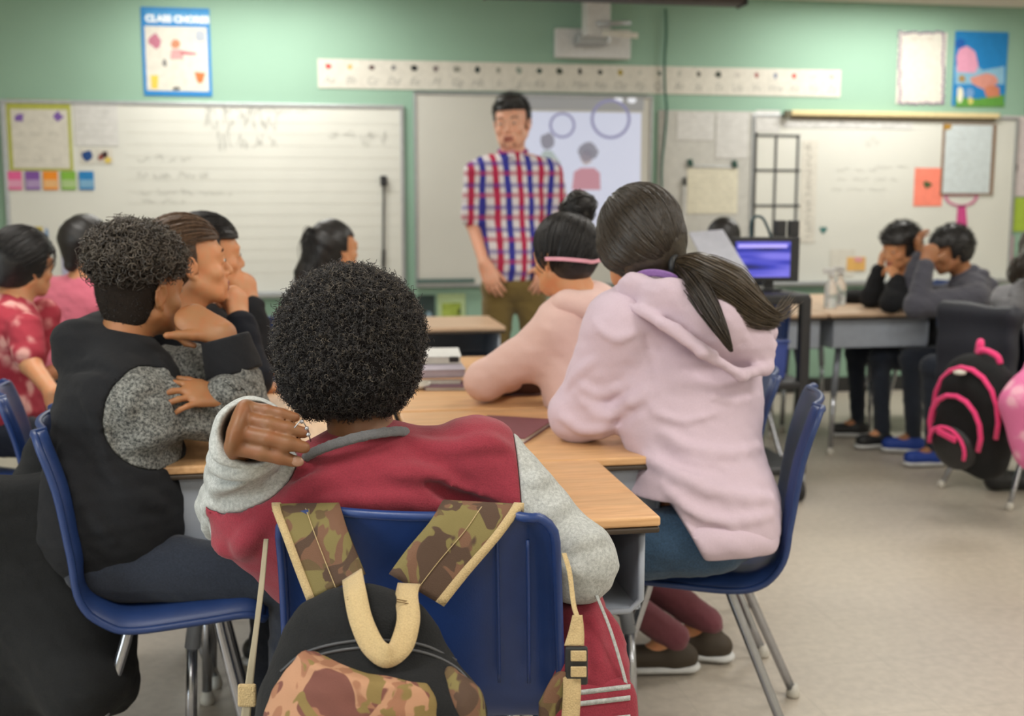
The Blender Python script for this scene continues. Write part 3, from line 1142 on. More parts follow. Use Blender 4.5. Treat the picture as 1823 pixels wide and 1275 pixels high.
struct('wall_back', MB().box((ROOM_X0, ROOM_Y0 - .12, 0), (ROOM_X1, ROOM_Y0, CEIL_Z + .13)), M['wall2'])
struct('baseboard_front', MB().box((ROOM_X0, WALL_Y - .012, 0), (ROOM_X1, WALL_Y, .10)), M['black'])
struct('trim_1', MB().box((ROOM_X0, WALL_Y - .035, CEIL_Z - .012), (ROOM_X1, WALL_Y, CEIL_Z + .03)), M['ceil'])
# ceiling lamps: recessed troffers, the lamp's own light comes from the area light in its opening
dif = N('lamp_diffuser'); dif.base((.9, .9, .86)); dif.set(Roughness=.6)
dif.b.inputs['Emission Color'].default_value = (1, .96, .88, 1); dif.b.inputs['Emission Strength'].default_value = 1.0
for (lx, ly) in LAMPS:
    mb = MB()
    for a, b in (((-.62, -.32), (.62, -.29)), ((-.62, .29), (.62, .32)), ((-.62, -.29), (-.59, .29)), ((.59, -.29), (.62, .29))):
        mb.box((lx + a[0], ly + a[1], CEIL_Z - .012), (lx + b[0], ly + b[1], CEIL_Z + .03))
    t = thing('ceiling_light', 'recessed rectangular ceiling light with white frame', 'ceiling light', (lx, ly, CEIL_Z), 'ceiling lights in rows')
    mb.build('frame', M['white_plastic'], t)
    MB().box((lx - .59, ly - .29, CEIL_Z + .005), (lx + .59, ly + .29, CEIL_Z + .02)).build('diffuser', dif.m, t)


# ---------------------------------------------------------------- things on the front wall; wall point for a photo pixel
def wp(x, y, off=0.0):
    return onY(x, y, WALL_Y - off)


def panel(name, px, m, off, th, parent=None, bevel=0.0):
    """flat panel with square edges from its top-left and bottom-right photo pixels, standing off the wall"""
    a, b = wp(px[0], px[1], off), wp(px[2], px[3], off)
    x0, x1 = sorted((a[0], b[0])); z0, z1 = sorted((a[2], b[2]))
    return MB().box((x0, WALL_Y - off - th, z0), (x1, WALL_Y - off, z1)).build(name, m, parent, bevel=bevel)


def sheet(name, label, cat, px, m, off=.004, group=None, th=.0015, wob=0):
    o = panel(name, px, m, off, th)
    return tag(o, label, cat, group)


def text_raw(s, px, size, m, parent, off, name='lettering', ext=.0006, align='LEFT', bold=0.0):
    c = bpy.data.curves.new(name, 'FONT'); c.body = s; c.size = size; c.extrude = ext; c.align_x = align; c.offset = bold
    c.materials.append(m)
    o = bpy.data.objects.new(name, c)
    p = wp(px[0], px[1], off)
    o.location = tuple(p); o.rotation_euler = (PI / 2, 0, 0)
    col.objects.link(o)
    if parent is not None:
        o.parent = parent; o.matrix_parent_inverse = parent.matrix_basis.inverted()
    return o


def to_mesh(o):
    dg = bpy.context.evaluated_depsgraph_get(); dg.update()
    me = bpy.data.meshes.new_from_object(o.evaluated_get(dg)); n = bpy.data.objects.new(o.name.split('.')[0], me)
    n.parent = o.parent; n.matrix_parent_inverse = o.matrix_parent_inverse; n.matrix_basis = o.matrix_basis; col.objects.link(n)
    c = o.data; bpy.data.objects.remove(o); bpy.data.curves.remove(c); return n


def text(*a, **k):
    return to_mesh(text_raw(*a, **k))


def flatshape(name, pts_px, m, parent, off, th=.0012):
    pts = [wp(x, y, off) for x, y in pts_px]
    return MB().prism(pts[::-1], (0, -th, 0)).build(name, m, parent)


def blob(cx, cy, rx, ry, n=10, j=.18, rnd=random):
    return [(cx + rx * (1 + rnd.uniform(-j, j)) * math.cos(a), cy + ry * (1 + rnd.uniform(-j, j)) * math.sin(a)) for a in [2 * PI * i / n for i in range(n)]]


def scribble(rows, m, parent, off, name='lettering', w=.0022, seed=1):
    """faint marker handwriting: wandering strokes along rows (x0, x1, y, letter height px)"""
    r = random.Random(seed); mb = MB()
    for (x0, x1, y, hh) in rows:
        x = x0
        while x < x1:
            wl = r.uniform(14, 34); pts = []
            xe = min(x + wl, x1)
            while x < xe:
                pts.append(wp(x, y - hh * r.uniform(0, 1) * (1.5 if r.random() < .2 else 1), off)); x += r.uniform(1.6, 3.6)
            if len(pts) > 2:
                for a, b in zip(pts[:-1], pts[1:]):
                    d = b - a; L = np.linalg.norm(d); d /= L + 1e-9; n = np.array([-d[2], 0, d[0]]) * w / 2
                    mb.add([a - n, b - n, b + n, a + n], [(0, 1, 2, 3)])
            x += r.uniform(5, 10)
    return mb.build(name, m, parent)


def framed_board(name, label, px, th, m, fm, fw_, tray=False):
    t = thing(name, label, 'board', wp((px[0] + px[2]) / 2, px[3]))
    panel('writing_surface', px, m, .004, th, t)
    a, b = wp(px[0], px[1]), wp(px[2], px[3])
    x0, x1, z0, z1 = a[0], b[0], b[2], a[2]
    y0, y1 = WALL_Y - .004 - th - .008, WALL_Y - .002
    mb = MB().box((x0 - fw_, y0, z1), (x1 + fw_, y1, z1 + fw_)).box((x0 - fw_, y0, z0 - fw_), (x1 + fw_, y1, z0)).box((x0 - fw_, y0, z0), (x0, y1, z1)).box((x1, y0, z0), (x1 + fw_, y1, z1))
    mb.build('frame', fm, t, bevel=.003)
    if tray:
        MB().prism([(x0, y0, z0 - fw_ - .01), (x0, y0 - .07, z0 - fw_ - .01), (x0, y0 - .075, z0 - fw_ + .008), (x0, y0 - .068, z0 - fw_ + .008), (x0, y0 - .062, z0 - fw_), (x0, y0, z0 - fw_)], (x1 - x0, 0, 0)).build('marker_tray', M['alu'], t)
    return t


lb = framed_board('whiteboard', 'long left whiteboard with faint handwriting and papers stuck at its left end', (8, 184, 716, 516), .012, M['board'], M['alu'], .022, True)
scribble([(365, 510, 205, 14), (362, 505, 235, 34), (385, 495, 268, 30)], M['ink'], lb, .0185, seed=3, w=.003)
scribble([(245, 340, 288, 10), (245, 372, 318, 10), (250, 370, 348, 9), (372, 415, 348, 8), (252, 330, 362, 8), (590, 640, 242, 8), (640, 690, 262, 24), (585, 690, 246, 7), (470, 560, 200, 5)], M['ink'], lb, .0185, seed=9)
mb = MB()
for yy in range(215, 500, 21):
    a, b = wp(225, yy, .0165), wp(712, yy, .0165); mb.box((a[0], WALL_Y - .0172, a[2] - .0008), (b[0], WALL_Y - .016, a[2] + .0008))
mb.build('ruled_lines', mat('faint_board_line', (196, 195, 186), .6), lb)
rb = framed_board('whiteboard', 'right whiteboard behind the far table with a wooden map rail above', (1342, 208, 1790, 496), .012, M['board'], M['alu'], .018, True)
scribble([(1490, 1560, 306, 6), (1490, 1600, 322, 5), (1480, 1590, 340, 5), (1540, 1580, 262, 14), (1560, 1640, 300, 5)], M['ink'], rb, .0185, seed=12)
mb = MB()
for x in (1342, 1382, 1421):
    a, b = wp(x, 240, .017), wp(x, 440, .017)
    mb.box((a[0] - .007, WALL_Y - .021, b[2]), (a[0] + .007, WALL_Y - .016, a[2]))
for y in (241, 303, 366, 428):
    a, b = wp(1342, y, .017), wp(1424, y, .017)
    mb.box((a[0], WALL_Y - .0212, a[2] - .006), (b[0], WALL_Y - .016, a[2] + .006))
mb.build('taped_grid', M['darkink'], rb)
o = sheet('number_strip', 'narrow vertical paper strip of small dark print beside the taped grid', 'paper strip', (1428, 250, 1450, 432), M['paper'], .018)
scribble([(1434, 1446, y, 7) for y in range(262, 430, 9)], M['darkink'], o, .021, 'lettering', seed=4)
# screen
sc_ = framed_board('projection_board', 'interactive board behind the teacher with a projected picture on its right half', (740, 169, 1150, 502), .03, M['board2'], M['alu'], .016)
panel('dark_top_edge', (735, 163, 1153, 169), M['darkalu'], .045, .004, sc_)
panel('dark_bottom_edge', (742, 497, 845, 503), M['darkalu'], .045, .004, sc_)
pic = N('projected_light')
pic.base((.5, .52, .6)); pic.b.inputs['Emission Color'].default_value = (*lin((196, 206, 236)), 1); pic.b.inputs['Emission Strength'].default_value = .42; pic.set(Roughness=.7)
def lit(name, rgb, e=.42):
    q = N(name); c = lin(rgb); q.base(tuple(v * .5 for v in c)); q.b.inputs['Emission Color'].default_value = (*c, 1); q.b.inputs['Emission Strength'].default_value = e; return q.m
pp = panel('projected_picture', (930, 198, 1138, 452), pic.m, .034, .0008, sc_)
panel('projected_toolbar', (930, 171, 1146, 198), lit('projected_grey', (186, 188, 190), .2), .034, .0006, sc_)
for cx, cy, r, w_ in ((1001, 223, 21, 2.2), (1087, 212, 33, 2.6)):
    mb = MB(); n = 28
    for i in range(n):
        a0, a1 = 2 * PI * i / n, 2 * PI * (i + 1) / n
        f = [(cx + rr * math.cos(a), cy + rr * math.sin(a)) for rr, a in ((r - w_, a0), (r + w_, a0), (r + w_, a1), (r - w_, a1))]
        mb.prism([wp(x, y, .0352) for x, y in f], (0, -.0006, 0))
    mb.build('projected_ring', lit('projected_ring_lilac', (150, 150, 190)), pp)
G1, G2, G3, G4 = lit('projected_hair_grey', (150, 150, 165)), lit('projected_face', (200, 188, 190)), lit('projected_red', (205, 150, 165)), lit('projected_pale_green', (182, 196, 196))
for nm, pts, m_ in (('projected_figure', blob(974, 252, 14, 15), G1), ('projected_figure', [(955, 330), (958, 285), (968, 268), (982, 268), (998, 290), (1003, 340)], G4),
                    ('projected_figure', [(1018, 338), (1022, 306), (1034, 299), (1058, 299), (1068, 308), (1069, 338)], G3), ('projected_figure', blob(1046, 270, 17, 19), G1), ('projected_figure', blob(1044, 280, 10, 13), G2)):
    flatshape(nm, pts, m_, pp, .0352, .0005)
for x in (1101, 1125):
    flatshape('projected_button', blob(x, 178, 8, 6, 12, 0), lit('projected_white', (235, 238, 245), .6), sc_, .0352, .0005)
# centre panel between screen and grid
cp = tag(panel('bulletin_panel', (1172, 196, 1340, 478), mat('pale_grey_panel', (190, 190, 184), .7), .004, .012), 'pale grey bulletin panel with pinned papers right of the projection board', 'bulletin board')
for i, (px, lab) in enumerate((((1206, 200, 1270, 250), 'faint printed sheet pinned top left on the pale grey panel'), ((1276, 200, 1330, 282), 'larger printed sheet pinned top right on the pale grey panel'),
                             ((1224, 300, 1312, 380), 'lined cream chart hanging from a rod on the pale grey panel'), ((1346, 196, 1388, 236), 'small lined card at the left end of the wooden map rail'))):
    o = sheet('paper_sheet', lab, 'paper', px, M['paper2'] if i != 2 else mat('cream_paper', (214, 210, 190), .9), .018)
    scribble([(px[0] + 5, px[2] - 5, y, 3) for y in range(px[1] + 9, px[3] - 3, 9)], M['ink'], o, .0202, 'lettering', .0014, seed=20 + i)
t = thing('chart_rod', 'thin grey rod with dark clips holding the cream chart', 'rod', wp(1270, 296))
MB().tube([wp(1222, 295, .024), wp(1316, 297, .024)], .003, 8).build('rod', M['alu'], t)
for x, y in ((1229, 290), (1308, 292)):
    MB().obox(wp(x, y, .026), (.016, 0, .004), (0, .006, 0), (-.006, 0, .022)).build('clip', mat('dark_green_clip', (28, 70, 60), .5), t, bevel=.003)
t = thing('pointer_stick', 'white stick with a dark tip leaning on the pale grey panel', 'pointer', wp(1218, 400))
MB().tube([wp(1219, 330, .03), wp(1217, 430, .03)], .008, 8).build('shaft', M['white_plastic'], t)
MB().tube([wp(1219, 316, .03), wp(1219, 330, .03)], .011, 8).build('tip', M['darkink'], t)
# window pole on the left board
t = thing('hook_pole', 'thin dark pole with a square head leaning against the left whiteboard', 'pole', wp(683, 500, .03))
MB().tube([wp(683, 330, .035), wp(682, 520, .035)], .0065, 8).build('shaft', M['darkink'], t)
MB().obox(wp(683, 322, .035), (.020, 0, 0), (0, .014, 0), (0, 0, .030)).build('pole_head', M['black'], t, bevel=.004)
MB().tube([wp(683, 445, .035), wp(682, 476, .035)], .011, 8).build('grip', M['black'], t)

# alphabet strip
al = thing('alphabet_strip', 'long white cursive alphabet banner with little pictures above the boards', 'banner', wp(1030, 170))
a, b = wp(565, 103), wp(1495, 172)
z0, z1 = 1.946, 2.118
MB().box((a[0], WALL_Y - .006, z0), (b[0], WALL_Y - .004, z1)).build('paper_band', M['paper'], al)
pc = [(200, 60, 60), (214, 168, 90), (80, 60, 60), (130, 130, 130), (34, 38, 38), (120, 110, 110), (140, 140, 130), (24, 46, 44), (150, 150, 140), (140, 150, 140), (34, 62, 56), (60, 70, 60), (28, 32, 30), (24, 36, 32), (160, 140, 40), (190, 190, 180), (70, 90, 80), (180, 180, 170), (84, 84, 78), (62, 70, 62), (190, 186, 178), (150, 90, 90), (120, 128, 150), (214, 74, 66), (190, 190, 184), (170, 160, 150)]
wd = (b[0] - a[0]) / 26
for i in range(26):
    cx = a[0] + wd * (i + .5)
    mt_ = mat('strip_picture_colour_%d' % i, pc[i], .8)
    rx, rz = random.uniform(.012, .026), random.uniform(.014, .022)
    pts = [(cx + rx * random.uniform(.75, 1.2) * math.cos(t_), WALL_Y - .006, z1 - .045 + rz * random.uniform(.75, 1.2) * math.sin(t_)) for t_ in [2 * PI * j / 9 for j in range(9)]]
    MB().prism(pts, (0, -.0008, 0)).build('picture', mt_, al)
    ch = chr(65 + i)
    c = bpy.data.curves.new('letter_pair', 'FONT'); c.body = ch + ch.lower(); c.size = .062; c.extrude = .0004; c.align_x = 'CENTER'; c.shear = .3
    c.materials.append(M['ink']); o = bpy.data.objects.new('letter_pair', c); o.location = (cx, WALL_Y - .0065, z0 + .028); o.rotation_euler = (PI / 2, 0, 0); col.objects.link(o); o.parent = al; o.matrix_parent_inverse = al.matrix_basis.inverted(); to_mesh(o)

# poster with the blue border
po = tag(panel('poster', (250, 12, 378, 172), mat('poster_blue', (28, 124, 190), .6), .004, .002), 'blue-bordered poster with a cartoon figure above the left whiteboard', 'poster')
panel('poster_picture', (257, 46, 372, 163), M['paper'], .0062, .0008, po)
panel('title_band', (257, 18, 372, 42), mat('poster_title_band', (70, 146, 200), .7), .0062, .0008, po)
text('CLASS CHORES', (259, 38), .052, mat('poster_title_ink', (232, 238, 242), .7), po, .0072, bold=.0035)
R_ = random.Random(5)
for nm, pts, c in (('drawn_head', blob(313, 78, 8, 9), (190, 130, 100)), ('drawn_torso', [(305, 88), (322, 88), (328, 106), (303, 106)], (206, 150, 150)), ('drawn_arm', [(322, 90), (350, 94), (350, 98), (322, 97)], (190, 110, 120)),
                   ('drawn_legs', [(306, 106), (326, 106), (334, 150), (326, 152), (317, 120), (308, 154), (302, 152)], (214, 206, 190)), ('drawn_basket', [(346, 128), (366, 130), (360, 148), (352, 148)], (220, 110, 60)),
                   ('drawn_cup', [(268, 134), (282, 134), (281, 158), (270, 158)], (222, 190, 80)), ('drawn_plant', blob(276, 72, 10, 13, 9, .3, R_), (178, 110, 130)), ('drawn_chair', blob(356, 66, 11, 10, 9, .3, R_), (170, 176, 186)), ('drawn_broom', blob(293, 112, 5, 7, 7, .3, R_), (120, 120, 120)), ('drawn_shoe', blob(314, 158, 7, 3), (80, 80, 80))):
    flatshape(nm, pts, mat('poster_' + nm, c, .8), po, .0072, .0006)
# papers at the left end of the board
ch = sheet('chart_paper', 'large chart paper with yellow-green border and purple bows on the left whiteboard', 'chart', (10, 176, 131, 304), mat('chart_lime_border', (172, 176, 80), .8), .018)
panel('chart_page', (18, 194, 125, 300), M['paper'], .0198, .0006, ch)
for x, y in ((34, 210), (103, 208)):
    flatshape('bow', blob(x, y, 9, 8, 8, .35), mat('purple_bow', (124, 92, 168), .8), ch, .0208, .0006)
scribble([(50, 85, 220, 5), (26, 110, 242, 6), (26, 80, 266, 6), (30, 112, 288, 6)], M['ink'], ch, .0212, seed=31)
cl = sheet('calendar_sheet', 'pale grid sheet right of the lime-bordered chart', 'paper', (131, 180, 212, 260), M['paper2'], .018)
scribble([(136, 206, y, 3) for y in range(190, 256, 11)], M['ink'], cl, .0202, 'lettering', .0014, seed=33)
panel('pink_edge', (129, 180, 150, 184), mat('pink_edge', (196, 130, 150), .8), .0202, .0005, cl)
o = sheet('picture_card', 'white card showing a dark blue shape left of the brown picture card', 'card', (142, 264, 170, 292), M['paper'], .018); flatshape('blue_shape', blob(156, 277, 10, 10, 7, .25), mat('deep_blue', (18, 66, 128), .7), o, .0202)
o = sheet('picture_card', 'white card showing brown and yellow figures right of the blue shape card', 'card', (172, 264, 202, 292), M['paper'], .018)
for x, y, c in ((180, 280, (140, 74, 66)), (187, 274, (60, 40, 40)), (193, 286, (214, 190, 90))): flatshape('figure_shape', blob(x, y, 6, 6, 7, .3), mat('card_colour_%d' % c[0], c, .8), o, .0202)
for i, (c, nm) in enumerate((((222, 96, 150), 'pink'), ((124, 80, 160), 'purple'), ((232, 140, 30), 'orange'), ((124, 176, 60), 'green'), ((30, 124, 186), 'blue'))):
    x0 = 12 + i * 32
    o = sheet('colour_card', '%s card in the row of five coloured cards' % nm, 'card', (x0, 305, x0 + 28, 338), mat('card_' + nm, c, .7), .021, 'coloured cards under the chart')
    del o['group']
    panel('card_caption', (x0 + 2, 320, x0 + 27, 334), mat('caption_' + nm, tuple(int(v * .5 + 105) for v in c), .7), .0227, .0005, o)
o = sheet('picture_poster', 'poster with a yellow top and blue edge low on the left whiteboard', 'poster', (10, 402, 92, 520), M['paper2'], .018)
panel('yellow_field', (22, 404, 76, 418), mat('mustard_yellow', (196, 176, 60), .8), .0198, .0005, o); panel('blue_field', (80, 408, 92, 520), mat('soft_blue', (120, 150, 186), .8), .0198, .0005, o)
panel('green_field', (12, 418, 80, 520), mat('soft_grey_green', (160, 176, 160), .8), .0198, .0005, o)
o = sheet('picture_poster', 'poster with a plum and pink top behind the curly haired child', 'poster', (106, 402, 176, 520), mat('lilac_paper', (176, 176, 200), .8), .018)
panel('plum_field', (112, 403, 140, 430), mat('plum', (84, 52, 76), .8), .0198, .0005, o); panel('pink_field', (140, 403, 172, 418), mat('rose', (200, 120, 150), .8), .0198, .0005, o)

# right wall posters
o = sheet('notice_poster', 'cream poster with a beaded purple border high on the right wall', 'poster', (1600, 56, 1680, 186), M['paper'])
mb = MB()
bx0, by0, bx1, by1 = 1602, 58, 1679, 184
for i in range(14):
    for x, y in ((bx0 + (bx1 - bx0) * i / 13, by0), (bx0 + (bx1 - bx0) * i / 13, by1)):
        mb.prism([wp(u, v, .0056) for u, v in blob(x, y + random.uniform(-2, 2), 3.4, 2.4, 7, .2)], (0, -.0006, 0))
for i in range(1, 20):
    for x in (bx0, bx1):
        mb.prism([wp(u, v, .0056) for u, v in blob(x + random.uniform(-2, 2), by0 + (by1 - by0) * i / 20, 2.4, 3.4, 7, .2)], (0, -.0006, 0))
mb.build('beaded_border', mat('muted_purple', (130, 108, 134), .8), o)
scribble([(1622, 1664, 72, 4)], mat('dull_rose_ink', (184, 150, 140), .8), o, .0062, seed=41)
o = sheet('picture_poster', 'colourful poster of blue sky and pink shapes at the top right', 'poster', (1701, 55, 1788, 190), mat('sky_blue', (20, 122, 186), .7))
for i, (nm, pts, c) in enumerate((('pale_sky', [(1701, 118), (1722, 105), (1750, 125), (1788, 118), (1788, 150), (1701, 150)], (130, 176, 200)), ('pink_shape', [(1703, 100), (1708, 86), (1722, 82), (1736, 92), (1742, 118), (1736, 130), (1704, 128)], (214, 150, 176)),
        ('dark_blue_shape', blob(1710, 78, 9, 9), (20, 90, 170)), ('grass', [(1701, 172), (1740, 176), (1788, 168), (1788, 190), (1701, 190)], (90, 150, 60)), ('rose_shape', blob(1752, 145, 24, 14, 9, .2), (204, 140, 126)),
        ('orange_shape', blob(1766, 162, 16, 12, 9, .2), (196, 122, 92)), ('white_figure', blob(1709, 168, 6, 14, 9), (216, 214, 190)), ('blue_figure', blob(1726, 166, 8, 10, 9), (110, 150, 196)), ('yellow_figure', blob(1728, 180, 5, 7, 9), (200, 190, 110)), ('brown_figure', blob(1712, 140, 6, 8, 9, .3), (160, 130, 80)))):
    flatshape(nm, pts, mat('poster2_' + nm, c, .8), o, .0056 + i * .0003, .0003)
# map rail with wooden strip
t = thing('map_rail', 'long pale wooden rail above the right whiteboard', 'rail', wp(1590, 214))
a, b = wp(1410, 198, .05), wp(1780, 216, .05)
MB().box((a[0], WALL_Y - .05, 1.822), (b[0], WALL_Y - .004, 1.855)).build('rail', mat('pale_maple', (214, 196, 148), .5), t, bevel=.004)
MB().box((a[0], WALL_Y - .03, 1.80), (b[0] - .02, WALL_Y - .004, 1.822)).build('rail_lower_strip', mat('brown_strip', (110, 96, 76), .7), t)  # brown strip set back beneath the rail
MB().obox(wp(1402, 203, .05), (.022, 0, 0), (0, .02, 0), (0, 0, .022)).build('end_stop', mat('bronze', (96, 92, 72), .5), t, bevel=.004)
o = sheet('print_strip', 'narrow strip of dark print running under the wooden rail', 'paper strip', (1392, 216, 1625, 230), M['paper2'], .018)
scribble([(1396, 1622, 227, 9)], M['darkink'], o, .0202, 'lettering', .002, seed=50)
o = sheet('orange_note', 'coral orange notice with a small green butterfly shape', 'paper', (1629, 299, 1676, 367), mat('coral_paper', (240, 134, 112), .8), .018)
flatshape('green_shape', blob(1651, 329, 8, 7, 7, .35), mat('dark_olive', (70, 86, 50), .7), o, .0202)
o = sheet('framed_chart', 'pale blue printed chart in a brown frame at the right end of the whiteboard', 'chart', (1679, 220, 1766, 347), mat('brown_frame', (130, 104, 84), .6), .018, th=.008)
panel('chart_page', (1684, 222, 1761, 344), mat('pale_blue_page', (196, 206, 208), .8), .0262, .0006, o)
scribble([(1700, 1730, y, 3) for y in range(240, 320, 9)], M['ink'], o, .027, 'lettering', .0018, seed=55)
flatshape('yellow_shape', blob(1687, 226, 7, 6, 7, .3), mat('ochre', (170, 130, 50), .7), o, .0275)
t = thing('paper_tree', 'magenta paper tree shape below the framed chart', 'paper decoration', wp(1712, 400, .02))
flatshape('trunk', [(1705, 366), (1719, 366), (1722, 405), (1702, 405)], mat('magenta_paper', (196, 70, 132), .8), t, .02)
mb = MB()
for i in range(10):
    a0, a1 = PI * i / 10, PI * (i + 1) / 10
    mb.prism([wp(1711 + rr * 1.15 * math.cos(a), 347 + rr * .8 * math.sin(a), .02) for rr, a in ((22, a0), (27, a0), (27, a1), (22, a1))], (0, -.0012, 0))
mb.box(tuple(wp(1680, 349, .0215)), tuple(wp(1742, 346, .020))).build('branch', mat('rose_branch', (196, 120, 150), .8), t)
for i, (px, c, lab) in enumerate((((1772, 206, 1830, 350), (206, 196, 196), 'pinkish white sheet with small dark pictures at the right edge'), ((1795, 352, 1830, 412), (164, 190, 66), 'lime green sheet at the right edge of the wall'),
        ((1728, 418, 1763, 485), (40, 150, 112), 'emerald green sheet above the slouching boys'), ((1765, 420, 1800, 500), (214, 170, 190), 'pale pink sheet beside the emerald green one'), ((1745, 360, 1790, 410), (214, 212, 200), 'small white sheet with a dark teal figure'))):
    o = sheet('paper_sheet', lab, 'paper', px, mat('sheet_colour_%d' % i, c, .8), .005 + .001 * i)
    if i == 0:
        for x, y, cc in ((1779, 286, (90, 120, 110)), (1806, 298, (110, 84, 90)), (1780, 214, (120, 140, 130))): flatshape('small_picture', blob(x, y, 7, 9, 7, .3), mat('small_pic_%d' % cc[0], cc, .8), o, .0075)
    if i == 2: panel('white_bars', (1731, 434, 1760, 441), M['paper'], .0088, .0005, o); panel('white_bars', (1731, 452, 1760, 460), M['paper'], .0088, .0005, o)
    if i == 4: flatshape('teal_figure', blob(1774, 376, 4, 9, 7, .3), mat('teal', (60, 96, 100), .8), o, .0108)
o = tag(flatshape('paper_heart', [(1465, 417), (1459, 408), (1461, 403), (1465, 406), (1469, 403), (1473, 408)], mat('teal_heart', (60, 116, 112), .7), None, .018), 'small teal heart stuck on the right whiteboard', 'heart')
o = tag(panel('memo_pad', (1478, 444, 1520, 492), M['paper'], .018, .002), 'white memo sheet low on the right whiteboard', 'paper')
o = sheet('orange_card', 'small orange and pink picture low on the right whiteboard left of the boys', 'card', (1508, 458, 1540, 482), mat('orange_cream', (216, 170, 96), .8), .0205)
flatshape('pink_shape', blob(1528, 462, 8, 5, 7, .3), mat('rose_shape', (214, 150, 150), .8), o, .0228)
# under the screen
o = sheet('green_poster', 'lime green cartoon poster on the wall below the projection board', 'poster', (779, 523, 829, 650), mat('pale_mint_edge', (176, 198, 150), .8), .006)
q = N('lime_print'); q.base(q.ramp(q.noise(16, 3), [(.36, lin((70, 84, 40))), (.44, lin((140, 160, 60))), (.6, lin((166, 186, 84)))])); q.set(Roughness=.8)
panel('poster_picture', (787, 540, 821, 640), q.m, .0082, .0006, o)
o = sheet('dark_poster', 'dark poster with pale blue shapes left of the lime green poster', 'poster', (742, 526, 775, 650), mat('dark_slate_print', (44, 60, 58), .8), .006)
for x, y in ((764, 563), (766, 600), (762, 622)): flatshape('pale_shape', blob(x, y, 6, 10, 8, .3), mat('pale_blue_print', (130, 156, 170), .8), o, .0082)
# projector mount, cable, dark housing
t = thing('projector_mount', 'white wall plate and arm of the projector above the alphabet banner', 'projector mount', wp(1050, 108))
panel('wall_plate', (986, 52, 1118, 107), M['white_plastic'], .004, .06, t, .006)
a = wp(1058, 60, .2)
MB().box((a[0] - .075, WALL_Y - .30, a[2] - .02), (a[0] + .075, WALL_Y - .18, CEIL_Z + .03)).build('post', M['white_plastic'], t, bevel=.008)
MB().box((a[0] - .10, WALL_Y - .20, a[2] - .06), (a[0] + .10, WALL_Y - .062, a[2] + .0)).build('arm_bracket', M['alu'], t, bevel=.01)
c_ = wp(1106, 62, .3)
MB().tube([c_ + [-.12, 0, .01], c_ + [.09, -.05, -.01]], [.02, .016], 10).build('adjuster_handle', M['paper'], t, True)
c_ = wp(1100, 42, .3)
MB().tube([c_ + [-.13, 0, -.005], c_ + [.07, -.03, 0]], [.016, .013], 10).build('adjuster_handle', M['alu'], t, True)
pj = onY(868, -2, 5.9); pk = onY(1321, 9, 5.9)
t = thing('projector_screen_case', 'long dark brown housing under the ceiling above the projector mount', 'screen case', ((pj[0] + pk[0]) / 2, 5.9, CEIL_Z))
mk = mat('dark_brown_case', (62, 52, 48), .6)
MB().box((pj[0], 5.85, pk[2]), (pk[0], 5.98, CEIL_Z + .03)).build('case', mk, t, bevel=.01)
MB().box((pj[0] - .01, 5.845, pk[2] - .006), (pj[0] + .0, 5.985, CEIL_Z + .02)).build('end_cap', M['black'], t)
MB().box((pk[0], 5.845, pk[2] - .006), (pk[0] + .012, 5.985, CEIL_Z + .02)).build('end_cap', M['black'], t)
pts = [wp(1185, 16, .03), wp(1186, 60, .03), wp(1183, 110, .03), wp(1184, 160, .03), wp(1187, 195, .03), wp(1184, 240, .03), wp(1179, 285, .03), wp(1178, 330, .03), wp(1181, 420, .03), wp(1180, 520, .03), wp(1180, 600, .02)]
tag(MB().tube(spline(pts, 5), .0075, 8).build('power_cable', mat('dark_green_cable', (40, 92, 76), .6), None, True), 'dark green cable hanging down the wall right of the projection board', 'cable')
